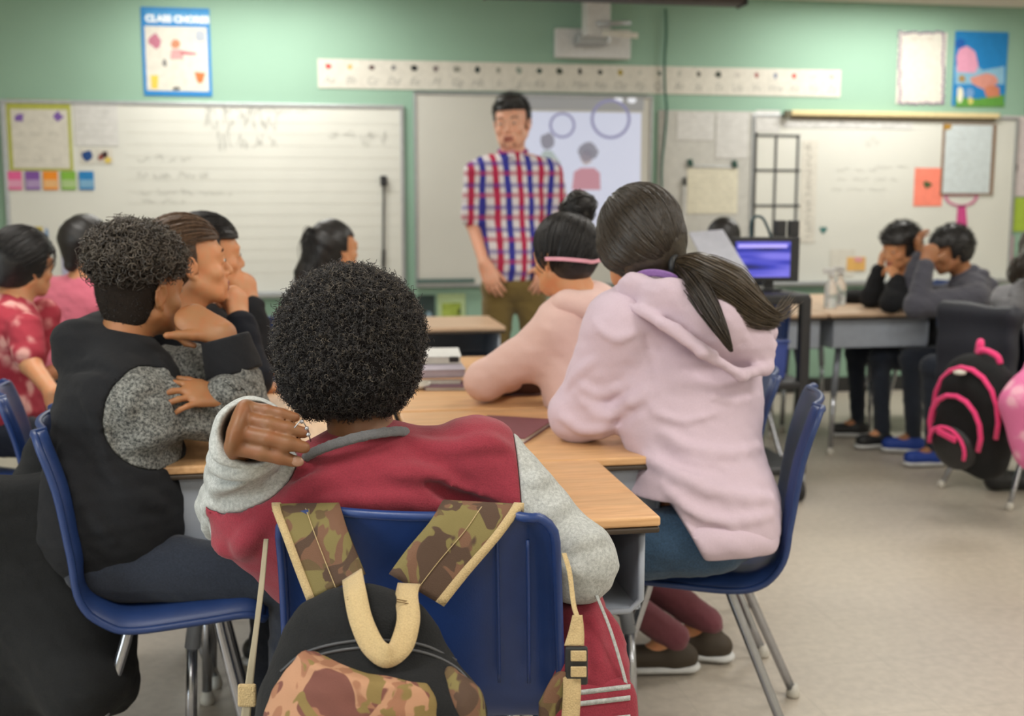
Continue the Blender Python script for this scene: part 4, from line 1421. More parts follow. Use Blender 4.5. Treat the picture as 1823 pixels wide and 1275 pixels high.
# ---------------------------------------------------------------- desks and chairs
def desk(label, x0, x1, y0, y1, opening, z=.72, top=None, group=None, legs_=True, legoff=.05):
    """open-front school desk: wood top, steel book box open on side `opening` (-y, +x, -x, +y)"""
    t = thing('school_desk', label, 'desk', ((x0 + x1) / 2, (y0 + y1) / 2, 0), group)
    g = .002
    mw = top or M['wood']
    MB().box((x0 + g, y0 + g, z - .018), (x1 - g, y1 - g, z)).build('desk_top', mw, t, bevel=.005, seg=3)
    MB().box((x0 + g + .001, y0 + g + .001, z - .030), (x1 - g - .001, y1 - g - .001, z - .0185)).build('edge_band', M['edge'], t, bevel=.004)
    i = .028; bz = z - .175; a0, a1, b0, b1 = x0 + i, x1 - i, y0 + i, y1 - i; th = .006
    mb = MB()
    mb.box((a0, b0, bz), (a1, b1, bz + th))
    if opening != '-y': mb.box((a0, b0, bz), (a1, b0 + th, z - .031))
    if opening != '+y': mb.box((a0, b1 - th, bz), (a1, b1, z - .031))
    if opening != '-x': mb.box((a0, b0, bz), (a0 + th, b1, z - .031))
    if opening != '+x': mb.box((a1 - th, b0, bz), (a1, b1, z - .031))
    mb.build('book_box', M['desk'], t, bevel=.002)
    rim = {'-y': [(a0, b0, z - .035), (a0, b0, bz + .02), (a0 + .02, b0, bz), (a1 - .02, b0, bz), (a1, b0, bz + .02), (a1, b0, z - .035)],
           '+x': [(a1, b0, z - .035), (a1, b0, bz + .02), (a1, b0 + .02, bz), (a1, b1 - .02, bz), (a1, b1, bz + .02), (a1, b1, z - .035)],
           '-x': [(a0, b0, z - .035), (a0, b0, bz + .02), (a0, b0 + .02, bz), (a0, b1 - .02, bz), (a0, b1, bz + .02), (a0, b1, z - .035)],
           '+y': [(a0, b1, z - .035), (a0, b1, bz + .02), (a0 + .02, b1, bz), (a1 - .02, b1, bz), (a1, b1, bz + .02), (a1, b1, z - .035)]}[opening]
    MB().tube(rim, .006, 8).build('box_rim', M['desk'], t, True)
    long_x = (x1 - x0) > (y1 - y0)
    for ex in (0, 1):
        for ey in (0, 1):
            px = (x0 + legoff + .01) if ex == 0 else (x1 - legoff - .01); py = (y0 + legoff + .02) if ey == 0 else (y1 - legoff - .02)
            mx, my = (x0 + x1) / 2, (y0 + y1) / 2
            bxp = px + (0.0 if not long_x else 0); 
            tp = (px + (mx - px) * .22, py + (my - py) * .22, bz)
            lg = MB().tube([tp, (px * .75 + tp[0] * .25, py * .75 + tp[1] * .25, .30)], .0165, 12).build('leg', M['leg'], t, True)
            MB().tube([(px * .75 + tp[0] * .25, py * .75 + tp[1] * .25, .32), (px, py, .03)], .0125, 12).build('leg_extension', M['chrome'], lg, True)
            MB().lathe((px, py, 0), [(.014, 0), (.019, .004), (.019, .012), (.013, .035)], 12).build('foot_glide', M['glide'], lg, True)
    return t


def chair(label, c, yaw, m=None, sh=.44, w=.40, group=None, splay=.05, legm=None, depth=.40, bh=.37, brad=.02):
    """one-piece plastic shell chair on tube legs; c = floor point under the seat centre, yaw clockwise from +y"""
    m = m or M['navy']; R = rotm(yaw); legm = legm or M['chrome']
    t = thing('school_chair', label, 'chair', (c[0], c[1], 0), group)
    def W(x, y, z): return np.array([c[0], c[1], 0]) + R @ np.array([x, y, z])
    # side profile (forward y, height z)
    hd = depth / 2
    prof = spline([(hd + .005, sh - .028), (hd - .03, sh - .004), (hd * .3, sh - .008), (-hd * .5, sh - .014), (-hd + .03, sh + .002), (-hd - .018, sh + .05), (-hd - .035, sh + .13), (-hd - .055, sh + bh * .7), (-hd - .085, sh + bh - .012), (-hd - .095, sh + bh)], 5)
    K = len(prof); n = 17; vs = []; fs = []
    d = np.r_[0, np.cumsum(np.linalg.norm(np.diff(prof, axis=0), axis=1))]; tt = d / d[-1]
    for i in range(K):
        y, z = prof[i]; s_ = tt[i]
        hw = w / 2 * (1.0 - .05 * max(0, (s_ - .55)) / .45)
        e0 = min(d[i], d[-1] - d[i]); cr = .045
        if e0 < cr: hw -= cr - math.sqrt(max(cr * cr - (cr - e0) ** 2, 0))
        for j in range(n):
            u = -1 + 2 * j / (n - 1); x = u * hw
            back = max(0, min(1, (s_ - .50) / .15))
            dish = .014 * (u * u) * (1 - back); cv = .035 * (u * u) * back
            edge = max(0, (abs(u) - .80) / .20) ** 2 * .030
            vs.append(W(x, y + cv - edge * back, z + dish - edge * (1 - back)))
    for i in range(K - 1):
        for j in range(n - 1):
            a = i * n + j; fs.append((a, a + n, a + n + 1, a + 1))
    sh_o = mesh_obj('seat_shell', vs, fs, m, t, True)
    md = sh_o.modifiers.new('thick', 'SOLIDIFY'); md.thickness = .009; md.offset = 0
    md = sh_o.modifiers.new('round', 'SUBSURF'); md.levels = 1; md.render_levels = 1
    # rolled rim
    idx = [i * n for i in range(K)] + [(K - 1) * n + j for j in range(1, n)] + [i * n + n - 1 for i in range(K - 2, -1, -1)] + [j for j in range(n - 2, 0, -1)]
    MB().tube([vs[i] for i in idx], .0075, 8, True).build('rolled_rim', m, t, True)
    for e in (-1, 1):
        mb = MB(); 
        mb.box((0, 0, 0), (0, 0, 0)) if False else None
        tp_f, tp_b = W(e * .13, .07, sh - .022), W(e * .13, -.09, sh - .026)
        ft_f, ft_b = W(e * (.15 + splay * .6), hd - .01, .012), W(e * (.15 + splay), -hd - .065, .012)
        for a, b in ((tp_f, ft_f), (tp_b, ft_b)):
            k1 = a * .88 + b * .12
            lg = MB().tube(spline([tp_f * .5 + tp_b * .5, a, k1, b], 5), .0115, 12).build('leg', legm, t, True)
            MB().lathe((b[0], b[1], 0), [(.012, 0), (.017, .004), (.0175, .014), (.0125, .034)], 12).build('foot_glide', M['glide'], lg, True)
    MB().tube([W(-.13, .07, sh - .022), W(.13, .07, sh - .022)], .010, 10).build('seat_brace', legm, t, True)
    MB().tube([W(-.13, -.09, sh - .026), W(.13, -.09, sh - .026)], .010, 10).build('seat_brace', legm, t, True)
    t['_w'] = 0
    del t['_w']
    return t, W


d1 = desk('single school desk at the front of the table group, in front of the red-jacketed child', -.03, .58, 1.80, 2.25, '-y', top=M['wood'])
d2 = desk('school desk under the grey marled elbows of the curly haired child', -.35, .195, 2.33, 2.86, '-x', top=M['wood_y'])
d3 = desk('school desk under the elbow of the child in the lavender hoodie', .205, .75, 2.25, 2.86, '+x', top=M['wood'])
d4 = desk('school desk behind the two heads on the left of the table group', -.35, .195, 2.87, 3.44, '-x', top=M['wood_y'])
d5 = desk('school desk under the elbow of the child with the hair bun', .205, .75, 2.87, 3.44, '+x', top=M['wood'])
d6 = desk('school desk at the far end of the table group carrying the stacked books', -.03, .62, 3.45, 3.90, '+y', top=M['wood'])
MBW = M['wood']

chA, WA = chair('blue plastic school chair carrying the camouflage backpack in the foreground', (.206, 1.872), 14, M['blue'], sh=.44, w=.43, bh=.362)
# ---------------------------------------------------------------- child in the red jacket (foreground)
H = Head(P(632, 640, 1.80), 20, 6, -3, .92)
pa = Person('child in a maroon jacket with grey sleeves and tight black curls, seated in front', H, P(648, 806, 1.78), (.19, 1.86, .50), 8, .88)
pa.upv = nz(pa.neck - pa.hip)
pa.shR, pa.shL = P(858, 815, 1.80), P(462, 886, 1.80)
pa.r = nz(pa.shR - pa.shL); pa.f = nz(np.cross(pa.upv, pa.r)); pa.Rt = np.stack([pa.r, pa.f, np.cross(pa.r, pa.f)], 1)
pa.setarm('R', P(905, 1030, 1.82), P(1026, 1000, 1.76), fd=RT * -1, back=(0, 0, 1))
pa.setarm('L', P(440, 776, 1.695), P(414, 900, 1.93), fd=nz(-FW * .92 + UP * .22 + RT * .10), back=nz(-RT * .96 + UP * .22), hs=1.16, fat=1.22,
          per=[(80, 10, 6), (76, 12, 8), (74, 14, 8), (70, 14, 8)], thumb=(-.1, .95, .1), spread=.0)
pa.legs(.40)
pa.body(M['skinA'], .0034, eyes=False, lips=False)
nail(pa.tips['L'][0], 'fingernail', pa.root, M['nailA'], 1.35)
# hair
S = SDF()
S.ell(H.L(0, -.020, .034), np.array([.124, .134, .126]) * H.s, H.R, .01)
S.ell(H.L(0, -.050, -.030), np.array([.104, .080, .072]) * H.s, H.R, .05)
def cutA(p):
    q = np.stack([p[0] - H.c[0], p[1] - H.c[1], p[2] - H.c[2]], -1) @ H.R / H.s
    x, y, z = q[..., 0], q[..., 1], q[..., 2]
    return np.maximum(np.minimum(y - .030, .05 - z), -.092 - z) * H.s
S.fn(cutA)
S.disp(lambda p: .0032 * wav(p, 150) + .0022 * wav(p, 330, 3))
hA = S.mesh(.0035, 'hair', M['scalp'], pa.root)
surface_curls(hA, 20000, 'hair_curls', M['afro'], hA, (.005, .013), (.0014, .0030), (1.2, 2.2), .00055, 10, .8)
surface_curls(hA, 3500, 'painted_lit_curls', M['curllight'], hA, (.007, .015), (.0014, .0028), (1.2, 2.2), .0005, 10, .8, zmin=lambda p: (p[:, 2] - H.c[2]) * 8 + rng.uniform(-1, 1, len(p)) > .1)  # light on the crown painted in as paler coils, denser towards the top
surface_curls(hA, 1200, 'loose_curls', M['afro'], hA, (.012, .022), (.0018, .0036), (1.2, 2.2), .0006, 12, .5, zmin=lambda p: p[:, 2] > H.c[2] + .02)


# jacket: one shape, cut into red body and grey sleeves
def jacketA():
    S = SDF(); k = .88
    S.cap(pa.shL + pa.r * .03, pa.shR - pa.r * .02, .050, .064, .03)
    S.cap(pa.neck - pa.upv * .06, pa.neck - pa.upv * .030, .080, .076, .04)
    S.ell(P(650, 950, 1.83), np.array([.195, .115, .17]), pa.Rt, .06)
    S.ell(pa.hip + np.array([0, .02, .08]), np.array([.17, .12, .16]), None, .06)
    S.cap(P(500, 905, 1.80), P(450, 930, 1.80), .075, .062, .05)
    a, b, c = pa.arm['R']
    S.cap(a, b, .064, .056, .03); S.cap(b, c, .053, .042, .02)
    S.ell(P(1035, 1003, 1.75), np.array([.050, .05, .060]), None, .03)
    a, b, c = pa.arm['L']
    S.cap(a, b, .066, .058, .04)
    S.cap(b, P(446, 772, 1.645), .056, .054, .02)
    folds(S, [([(880, 890), (820, 880), (760, 850), (700, 840)], .012, 1), ([(800, 905), (720, 893), (640, 892), (560, 900)], .010, 1), ([(760, 862), (830, 893), (890, 905)], .010, -1),
              ([(900, 800), (860, 790), (800, 800), (740, 790)], .010, 1), ([(505, 905), (540, 870), (590, 850)], .011, 1), ([(470, 930), (440, 960), (430, 985)], .012, 1), ([(520, 830), (540, 850), (540, 880)], .008, 1),
              ([(560, 835), (520, 850), (490, 850)], .007, -1), ([(940, 860), (985, 850)], .010, 1), ([(955, 920), (1010, 900), (1040, 890)], .010, 1), ([(1000, 985), (1040, 960), (1070, 960)], .009, 1), ([(990, 1010), (1040, 1020)], .008, 1),
              ([(375, 880), (400, 862), (440, 850)], .010, 1), ([(372, 820), (395, 835), (430, 840), (470, 838)], .009, 1), ([(370, 850), (400, 850), (450, 852)], .008, -1), ([(380, 790), (400, 812), (440, 822)], .008, 1), ([(368, 930), (380, 960), (410, 985)], .011, 1), ([(365, 905), (385, 900)], .010, 1)])
    S.disp(lambda p: .0018 * wav(p, 38) + .0010 * wav(p, 85, 4))
    # open cuff
    e0, e1 = P(446, 772, 1.665), P(452, 768, 1.60)
    c_, n_ = P(447, 771, 1.622), nz(e1 - e0)
    S.fn(lambda p: np.minimum((p[0] - c_[0]) * n_[0] + (p[1] - c_[1]) * n_[1] + (p[2] - c_[2]) * n_[2], .085 - np.sqrt(sum((p[i] - c_[i]) ** 2 for i in range(3)))))
    S.cap(P(446, 773, 1.68), e1, .036, .049, .006, None, True)
    return S
bR0, bR1 = P(918, 822, 1.78), nz(RT * .97 - UP * .05 + FW * .1)
aL, bL, cL = pa.arm['L']
bL0 = P(402, 905, 1.80); bL1 = nz(-RT * .80 + FW * .42 + UP * .05)
def splitR(p): return (p[0] - bR0[0]) * bR1[0] + (p[1] - bR0[1]) * bR1[1] + (p[2] - bR0[2]) * bR1[2] + .006 * np.sin((p[2] - bR0[2]) * 22)
def splitL(p):
    a = (p[0] - bL0[0]) * bL1[0] + (p[1] - bL0[1]) * bL1[1] + (p[2] - bL0[2]) * bL1[2]
    # the raised forearm is sleeve too
    q = [p[i] - bL[i] for i in range(3)]; ab = P(446, 772, 1.665) - bL
    t_ = np.clip((q[0] * ab[0] + q[1] * ab[1] + q[2] * ab[2]) / (ab @ ab), 0, 1.2)
    dd_ = np.sqrt(sum((q[i] - t_ * ab[i]) ** 2 for i in range(3))) - .079
    return np.maximum(a, -dd_)
S0 = jacketA()
S = S0.copy(); S.fn(splitR); S.fn(lambda p: splitL(p)); S.mesh(.0055, 'jacket_body', M['maroon'], pa.root, 2)
S = S0.copy(); S.fn(lambda p: -splitR(p)); S.mesh(.005, 'sleeve', M['greyflc'], pa.root, 2)
S = S0.copy(); S.fn(lambda p: -splitL(p)); S.mesh(.0045, 'sleeve', M['greyflc'], pa.root, 2)
# ribbed collar
cc = P(637, 800, 1.775); nn = nz(UP * .96 - RT * .27 + FW * .22)
S = SDF(); ring(S, cc + nn * .008, nn, .085, .0030, .002, nseg=30)
for i in range(2): ring(S, cc + nn * (.003 - .005 * i), nn, .0865, .0038, .003, nseg=30)
S.mesh(.0028, 'collar', M['collar'], pa.root)
# loose front of the jacket hanging beside the seat, with its striped hem
S = SDF()
fl = (nz(FW * .9 + RT * .2), .45)
S.chain([P(1000, 985, 1.84), P(1014, 1070, 1.82), P(1034, 1150, 1.76), P(1052, 1225, 1.72)], [.025, .044, .058, .064], .03, fl)
S.cap(P(1045, 1080, 1.79), P(1100, 1205, 1.72), .010, .010, .02)
folds(S, [([(1040, 1050), (1060, 1130), (1070, 1210)], .010, 1), ([(1025, 1080), (1030, 1160), (1025, 1215)], .009, 1)])
S.disp(lambda p: .003 * wav(p, 45) + .0015 * wav(p, 100, 2))
S.mesh(.006, 'jacket_front', M['maroon'], pa.root, 2)
S = SDF(); fl2 = (nz(FW * .9 + RT * .2), .6); S.cap(P(1008, 1252, 1.70), P(1100, 1236, 1.70), .028, .028, .02, fl2); S.cap(P(1008, 1296, 1.70), P(1102, 1280, 1.70), .030, .030, .02, fl2)
hem = S.mesh(.005, 'striped_hem', M['maroon'], pa.root)
hf = hitfn(hem)
for y in (1230, 1250, 1284):
    pts = [hf(x, y + (1060 - x) * .12, .0008) for x in range(992, 1124, 10)]; pts = [q_ for q_ in pts if q_ is not None]
    if len(pts) > 3: ribbon(pts, [UP * .0036] * len(pts), .002, 'hem_stripe', M['greyflc'], hem, 3, 2)
ribbon([P(1062, 1060, 1.715), P(1086, 1120, 1.705), P(1106, 1185, 1.695), P(1118, 1232, 1.69)], [RT * .0025] * 4, .004, 'piping', M['greyflc'], hem)
pa.trousers(M['denimd'], .009); pa.shoes(M['black'])
# thin necklace held between the fingers
mb = MB()
nk = thing('necklace', 'tiny silver bead necklace pinched behind the neck of the maroon-jacketed child', 'necklace', P(534, 755, 1.66))
mb.tube(spline([P(524, 762, 1.575), P(536, 750, 1.58), P(546, 762, 1.59), P(553, 786, 1.62)], 4), .0010, 6).build('chain', M['chrome'], nk, True)
for x, y in ((537, 751), (546, 763), (549, 774)):
    MB().lathe(P(x, y, 1.583), [(.0005, -.003), (.0028, -.0015), (.0032, .0005), (.0022, .0025), (.0004, .003)], 10).build('bead', M['chrome'], nk, True)
# ---------------------------------------------------------------- curly haired child in the black hoodie with marled sleeves
H = Head(P(252, 512, 2.38), 44, 4, 4, .90)
pb = Person('child with curly top, short sides, black hoodie and grey marled sleeves, cheek on one hand', H, P(212, 632, 2.36), P(205, 985, 2.36), 62, .88, base=(P(205, 985, 2.36)[0], P(205, 985, 2.36)[1], 0))
pb.shR, pb.shL = P(205, 705, 2.26), P(290, 665, 2.50)
pb.r = nz(pb.shR - pb.shL); pb.f = nz(np.cross(pb.upv, pb.r)); pb.Rt = np.stack([pb.r, pb.f, np.cross(pb.r, pb.f)], 1)
pb.setarm('R', P(398, 592, 2.38), P(446, 762, 2.40), fd=nz(-RT * .86 + UP * .42 - FW * .10), back=nz(UP * .62 - FW * .70 + RT * .1), hs=1.06,
          per=[(80, 80, 40), (80, 80, 45), (80, 80, 50), (78, 78, 45)], thumb=(.55, -.15, -.10))
pb.setarm('L', P(402, 704, 2.32), P(425, 684, 2.56), fd=nz(-RT * .76 - FW * .62 + UP * .05), back=nz(UP * .75 - FW * .65 + RT * .5), hs=.92, curl=(10, 26, 20), spread=.14)
pb.legs(.40, yaw=80)
pb.body(M['skinB'], .0038, jaw=1.0)
pb.H.brows(pb.root, M['hairblack'])
S = SDF()
# short faded sides
hs_ = hair_cap(H, .007, 'short_sides', M['fade'], pb.root, .004, nape=-.100, front=.056, dispa=.0006, brow=.040, sides=-.014, extra=lambda S: S.ell(H.L(0, -.036, -.058), np.array([.060, .050, .050]) * H.s, H.R, .02))
S = SDF()
S.ell(H.L(0, -.024, .060), np.array([.092, .106, .080]) * H.s, H.R, .01)
S.half(H.L(0, -.06, .025), H.R @ np.array([0, .16, -1.0]))
S.disp(lambda p: .004 * wav(p, 120) + .003 * wav(p, 260, 3))
hb = S.mesh(.004, 'hair', M['scalp'], pb.root)
surface_curls(hb, 2600, 'hair_curls', M['curl'], hb, (.014, .034), (.0045, .0085), (1.2, 2.0), .00125, 15, .75, up=.25)
surface_curls(hb, 700, 'light_ringlets', M['curllight'], hb, (.016, .036), (.005, .009), (1.2, 2.0), .0012, 16, .7, up=.3, zmin=lambda p: p[:, 2] > H.c[2] + .05)
surface_curls(hs_, 5000, 'side_stubble', M['afro'], hs_, (.002, .006), (.0006, .0014), (.5, 1.0), .0006, 5, .5)


def hoodieB():
    S = SDF(); k = .88
    S.cap(pb.shL, pb.shR, .062, .066, .04)
    S.cap(pb.neck - pb.upv * .05, pb.neck - pb.upv * .015, .085, .072, .05)
    ch = pb.neck * .58 + pb.hip * .42
    S.ell(ch, np.array([.150, .125, .20]), pb.Rt, .07)
    S.ell(pb.hip + np.array([.0, 0, .08]), np.array([.16, .15, .16]), pb.Rt, .08)
    # gathered hood on the back of the neck
    S.cap(P(138, 612, 2.33), P(190, 590, 2.47), .052, .048, .04)
    S.cap(P(122, 640, 2.36), P(205, 660, 2.27), .030, .020, .03)
    a, b, c = pb.arm['R']
    S.cap(a + (b - a) * .08, b, .070, .044, .03); S.cap(b, b * .26 + c * .74, .060, .046, .02)
    S.ell(P(256, 748, 2.27), np.array([.058, .06, .068]), None, .03)
    a, b, c = pb.arm['L']
    S.cap(a, b, .060, .056, .03); S.cap(b, c, .052, .043, .02)
    S.ell(P(345, 655, 2.50), np.array([.045, .05, .06]), None, .03)
    folds(S, [([(222, 740), (240, 700), (285, 680)], .012, 1), ([(232, 790), (290, 770), (350, 762), (420, 770)], .011, 1), ([(250, 720), (290, 730), (310, 760)], .010, 1), ([(300, 700), (315, 730), (330, 760)], .009, -1),
              ([(395, 680), (430, 700), (460, 720)], .010, 1), ([(400, 650), (430, 662), (455, 690)], .009, 1), ([(385, 700), (410, 730), (450, 750)], .009, -1), ([(150, 700), (180, 760), (190, 840)], .010, 1), ([(120, 660), (160, 650), (200, 670)], .010, -1),
              ([(280, 640), (300, 680), (330, 720)], .009, 1), ([(110, 800), (150, 900), (200, 960)], .012, 1), ([(180, 820), (230, 880), (290, 900)], .012, 1)])
    S.disp(lambda p: .0025 * wav(p, 36) + .0015 * wav(p, 85, 4))
    return S
aR, bR, cR = pb.arm['R']; aL2, bL2, cL2 = pb.arm['L']
def capd(p, a, b, r):
    q = [p[i] - a[i] for i in range(3)]; ab = b - a
    t = np.clip((q[0] * ab[0] + q[1] * ab[1] + q[2] * ab[2]) / (ab @ ab), 0, 1)
    return np.sqrt(sum((q[i] - t * ab[i]) ** 2 for i in range(3))) - r
mR = P(282, 742, 2.25)
def spB(p): return np.minimum(capd(p, mR, bR, .108), capd(p, bR, cR * .72 + bR * .28, .095))
def spB2(p): return np.minimum(capd(p, P(350, 645, 2.50), bL2, .085), capd(p, bL2, cL2, .080))
S0 = hoodieB()
S = S0.copy(); S.fn(lambda p: -spB(p)); S.fn(lambda p: -spB2(p)); S.mesh(.0055, 'hoodie_body', M['blackfab'], pb.root, 2)
S = S0.copy(); S.fn(spB); S.mesh(.005, 'sleeve', M['marl'], pb.root, 2)
S = S0.copy(); S.fn(spB2); S.fn(lambda p: -spB(p)); S.mesh(.005, 'sleeve', M['marl'], pb.root, 2)
S = SDF(); u = cR - bR; S.cap(bR + u * .58, bR + u * .93, .062, .052, .01)
S.half(bR + u * .58, -u); S.disp(lambda p: .001 * wav(p, 120))
S.half(bR + u * .95, u); S.mesh(.0045, 'cuff', M['blackfab'], pb.root)
S = SDF(); u = cL2 - bL2; S.cap(bL2 + u * .8, bL2 + u * 1.0, .048, .042, .01); S.half(bL2 + u * 1.0, u)
S.mesh(.0045, 'cuff', M['marl'], pb.root)
S = SDF(); ring(S, P(228, 634, 2.36), nz(UP + FW * .2), .064, .007, .005); S.half(P(222, 628, 2.36), FW + RT * .2)
S.mesh(.004, 'tee_collar', M['paper'], pb.root)
pb.trousers(M['denimd'], .008); pb.shoes(M['black'])
chB, WB = chair('blue plastic school chair of the curly haired child, seen from its side', (-.300, 2.42), 84, M['navy'], sh=.45, w=.40, bh=.365, depth=.33)

# big black bag hanging on that chair
bag = thing('shoulder_bag', 'large black bag hanging on the back of the curly haired child\'s chair', 'bag', P(90, 1250, 2.3))
S = SDF()
S.box(P(92, 1060, 2.33), (.065, .160, .26), rotm(84), .05, .02)
S.cap(P(40, 1060, 2.33), P(150, 1215, 2.28), .085, .09, .06)
S.cap(P(70, 880, 2.42), P(88, 770, 2.45), .07, .035, .05)
S.disp(lambda p: .005 * wav(p, 26) + .002 * wav(p, 80, 4))
bb = S.mesh(.008, 'bag_body', M['canvas'], bag, 2)
hf = hitfn(bb)
pts = [hf(x, y, .002) for x, y in ((92, 830), (100, 900), (112, 960), (118, 1010))]
if all(q_ is not None for q_ in pts): ribbon(pts, [RT * .014] * 4, .004, 'strap', M['black'], bag)
for x, y in ((122, 986), (113, 1016)):
    q_ = hf(x, y, .006)
    if q_ is not None: MB().obox(q_, RT * .012, UP * .005, FW * .003).build('buckle', M['chrome'], bag, bevel=.002)
# ---------------------------------------------------------------- child in the lavender hoodie with a long ponytail
chI, WI = chair('blue plastic school chair of the child in the lavender hoodie', (.864, 2.485), -68, M['navy'], sh=.44, w=.41, bh=.375)
H = Head(P(1136, 428, 2.52), -14, 8, -4, .93)
pi_ = Person('child in a lavender hoodie with a long dark ponytail falling over the hood', H, P(1172, 520, 2.52), P(1243, 935, 2.50), -52, .92)
pi_.shL, pi_.shR = P(1105, 580, 2.46), P(1320, 610, 2.62)
pi_.r = nz(pi_.shR - pi_.shL); pi_.f = nz(np.cross(pi_.upv, pi_.r)); pi_.Rt = np.stack([pi_.r, pi_.f, np.cross(pi_.r, pi_.f)], 1)
pi_.setarm('L', P(1040, 738, 2.86), P(1030, 742, 2.55), fd=nz(RT + FW * .2), back=nz(UP), curl=(20, 30, 20))
pi_.setarm('R', P(1050, 740, 2.85), P(1230, 760, 2.80), fd=nz(-RT + FW * .2), back=(0, 0, 1), curl=(20, 30, 20))
pi_.legs(.42, yaw=-76, spread=.09)
pi_.hip = pi_.hip + RT * .02 + UP * .03; pi_.body(M['skinC'], .0045); pi_.hip = pi_.hip - RT * .02 - UP * .03
S = SDF()
S.cap(pi_.shL, pi_.shR, .066, .064, .05)
S.cap(P(1165, 560, 2.52), P(1240, 600, 2.56), .085, .085, .06)
S.ell(P(1230, 720, 2.52), np.array([.178, .130, .22]), pi_.Rt, .07)
S.ell(P(1262, 890, 2.50), np.array([.160, .135, .13]), pi_.Rt, .08)
S.cap(P(1200, 942, 2.45), P(1285, 945, 2.48), .122, .118, .06)
S.cap(P(1215, 860, 2.40), P(1180, 760, 2.48), .05, .04, .06)
a, b, c = pi_.arm['L']
S.cap(a, b, .078, .060, .04); S.cap(b, c, .056, .044, .02)
S.cap(P(1015, 735, 2.53), P(1065, 745, 2.50), .048, .045, .03)
a, b, c = pi_.arm['R']
S.cap(a, b, .066, .054, .04); S.cap(b, c, .052, .040, .02)
folds(S, [([(1180, 772), (1230, 800), (1300, 806), (1375, 790)], .010, 1), ([(1150, 815), (1210, 850), (1290, 880), (1372, 890)], .012, 1), ([(1180, 862), (1230, 912), (1300, 930), (1372, 918)], .010, 1),
          ([(1165, 735), (1215, 750), (1270, 738)], .007, 1), ([(1030, 700), (1080, 738), (1150, 700)], .011, 1), ([(1008, 655), (1060, 700), (1120, 682)], .009, 1), ([(1060, 575), (1095, 602), (1130, 592)], .008, 1),
          ([(1165, 792), (1215, 825), (1290, 842)], .009, -1), ([(1185, 895), (1240, 935), (1290, 945)], .008, -1), ([(1100, 752), (1165, 712)], .009, -1), ([(1150, 600), (1165, 660), (1160, 700)], .006, -1),
          ([(1000, 745), (1040, 765), (1085, 760)], .009, 1), ([(1060, 640), (1035, 660), (1010, 690)], .008, 1), ([(1250, 700), (1310, 715), (1370, 700)], .007, 1)])
S.disp(lambda p: .0013 * wav(p, 34) + .0008 * wav(p, 80, 4))
S.half(P(1290, 985, 2.42), nz(-UP + RT * .02))
hm0 = P(1212, 928, 2.40); hn = nz(-RT * .87 - UP * .49); hz = P(1180, 884, 2.40)[2]
S.fn(lambda p: np.minimum((p[0] - hm0[0]) * hn[0] + (p[1] - hm0[1]) * hn[1] + (p[2] - hm0[2]) * hn[2], hz - p[2]))
S.mesh(.0055, 'hoodie', M['lav'], pi_.root, 2)
# hem band
S = SDF(); S.ell(P(1256, 958, 2.48), np.array([.152, .138, .056]), pi_.Rt, .01)
S.cap(P(1205, 955, 2.44), P(1285, 955, 2.48), .112, .108, .06, (UP, .5))
S.half(P(1290, 988, 2.42), -UP); S.disp(lambda p: .0015 * wav(p, 60)); S.fn(lambda p: np.minimum((p[0] - hm0[0]) * hn[0] + (p[1] - hm0[1]) * hn[1] + (p[2] - hm0[2]) * hn[2], hz - p[2]))
S.mesh(.006, 'hem_band', M['lav'], pi_.root, 2)
# hood lying on the back
S = SDF()
S.chain([P(1092, 530, 2.50), P(1130, 512, 2.42), P(1195, 540, 2.385), P(1270, 585, 2.37), P(1340, 625, 2.42)], [.018, .030, .050, .060, .046], .03, (nz(FW * .8 + UP * .5), .55))
S.chain([P(1165, 505, 2.48), P(1240, 545, 2.44), P(1320, 588, 2.44), P(1362, 592, 2.50)], [.04, .05, .046, .028], .04)
S.chain([P(1115, 540, 2.40), P(1180, 578, 2.345), P(1250, 628, 2.325), P(1318, 668, 2.365), P(1362, 655, 2.42), P(1374, 612, 2.46)], [.006, .010, .012, .013, .014, .012], .014)
S.chain([P(1140, 548, 2.375), P(1205, 583, 2.335), P(1275, 628, 2.33)], [.004, .006, .005], .008)
S.ell(P(1230, 480, 2.47), np.array([.06, .10, .040]), None, .03, True)
S.disp(lambda p: .002 * wav(p, 50) + .001 * wav(p, 110, 2))
S.mesh(.0045, 'hood', M['lav'], pi_.root, 2)
ribbon([P(1112, 502, 2.44), P(1150, 486, 2.42), P(1195, 492, 2.40), P(1240, 520, 2.385)], [nz(UP - FW * .4) * .0075] * 4, .006, 'hood_lining', M['lavin'], pi_.root)
# jeans: thighs on the seat
S = SDF()
hp = P(1248, 950, 2.50)
for (h_, kn, an, t) in pi_.leg.values():
    S.cap(h_ + np.array([.02, 0, -.01]), kn + np.array([0, 0, .01]), .076, .062, .03); S.cap(kn, an + np.array([0, 0, .01]), .058, .046, .02)
S.ell(hp, np.array([.145, .13, .080]), pi_.Rt, .04)
S.disp(lambda p: .003 * wav(p, 45) + .0015 * wav(p, 110, 3)); S.mesh(.007, 'jeans', M['denim'], pi_.root)
pi_.shoes(M['black'])
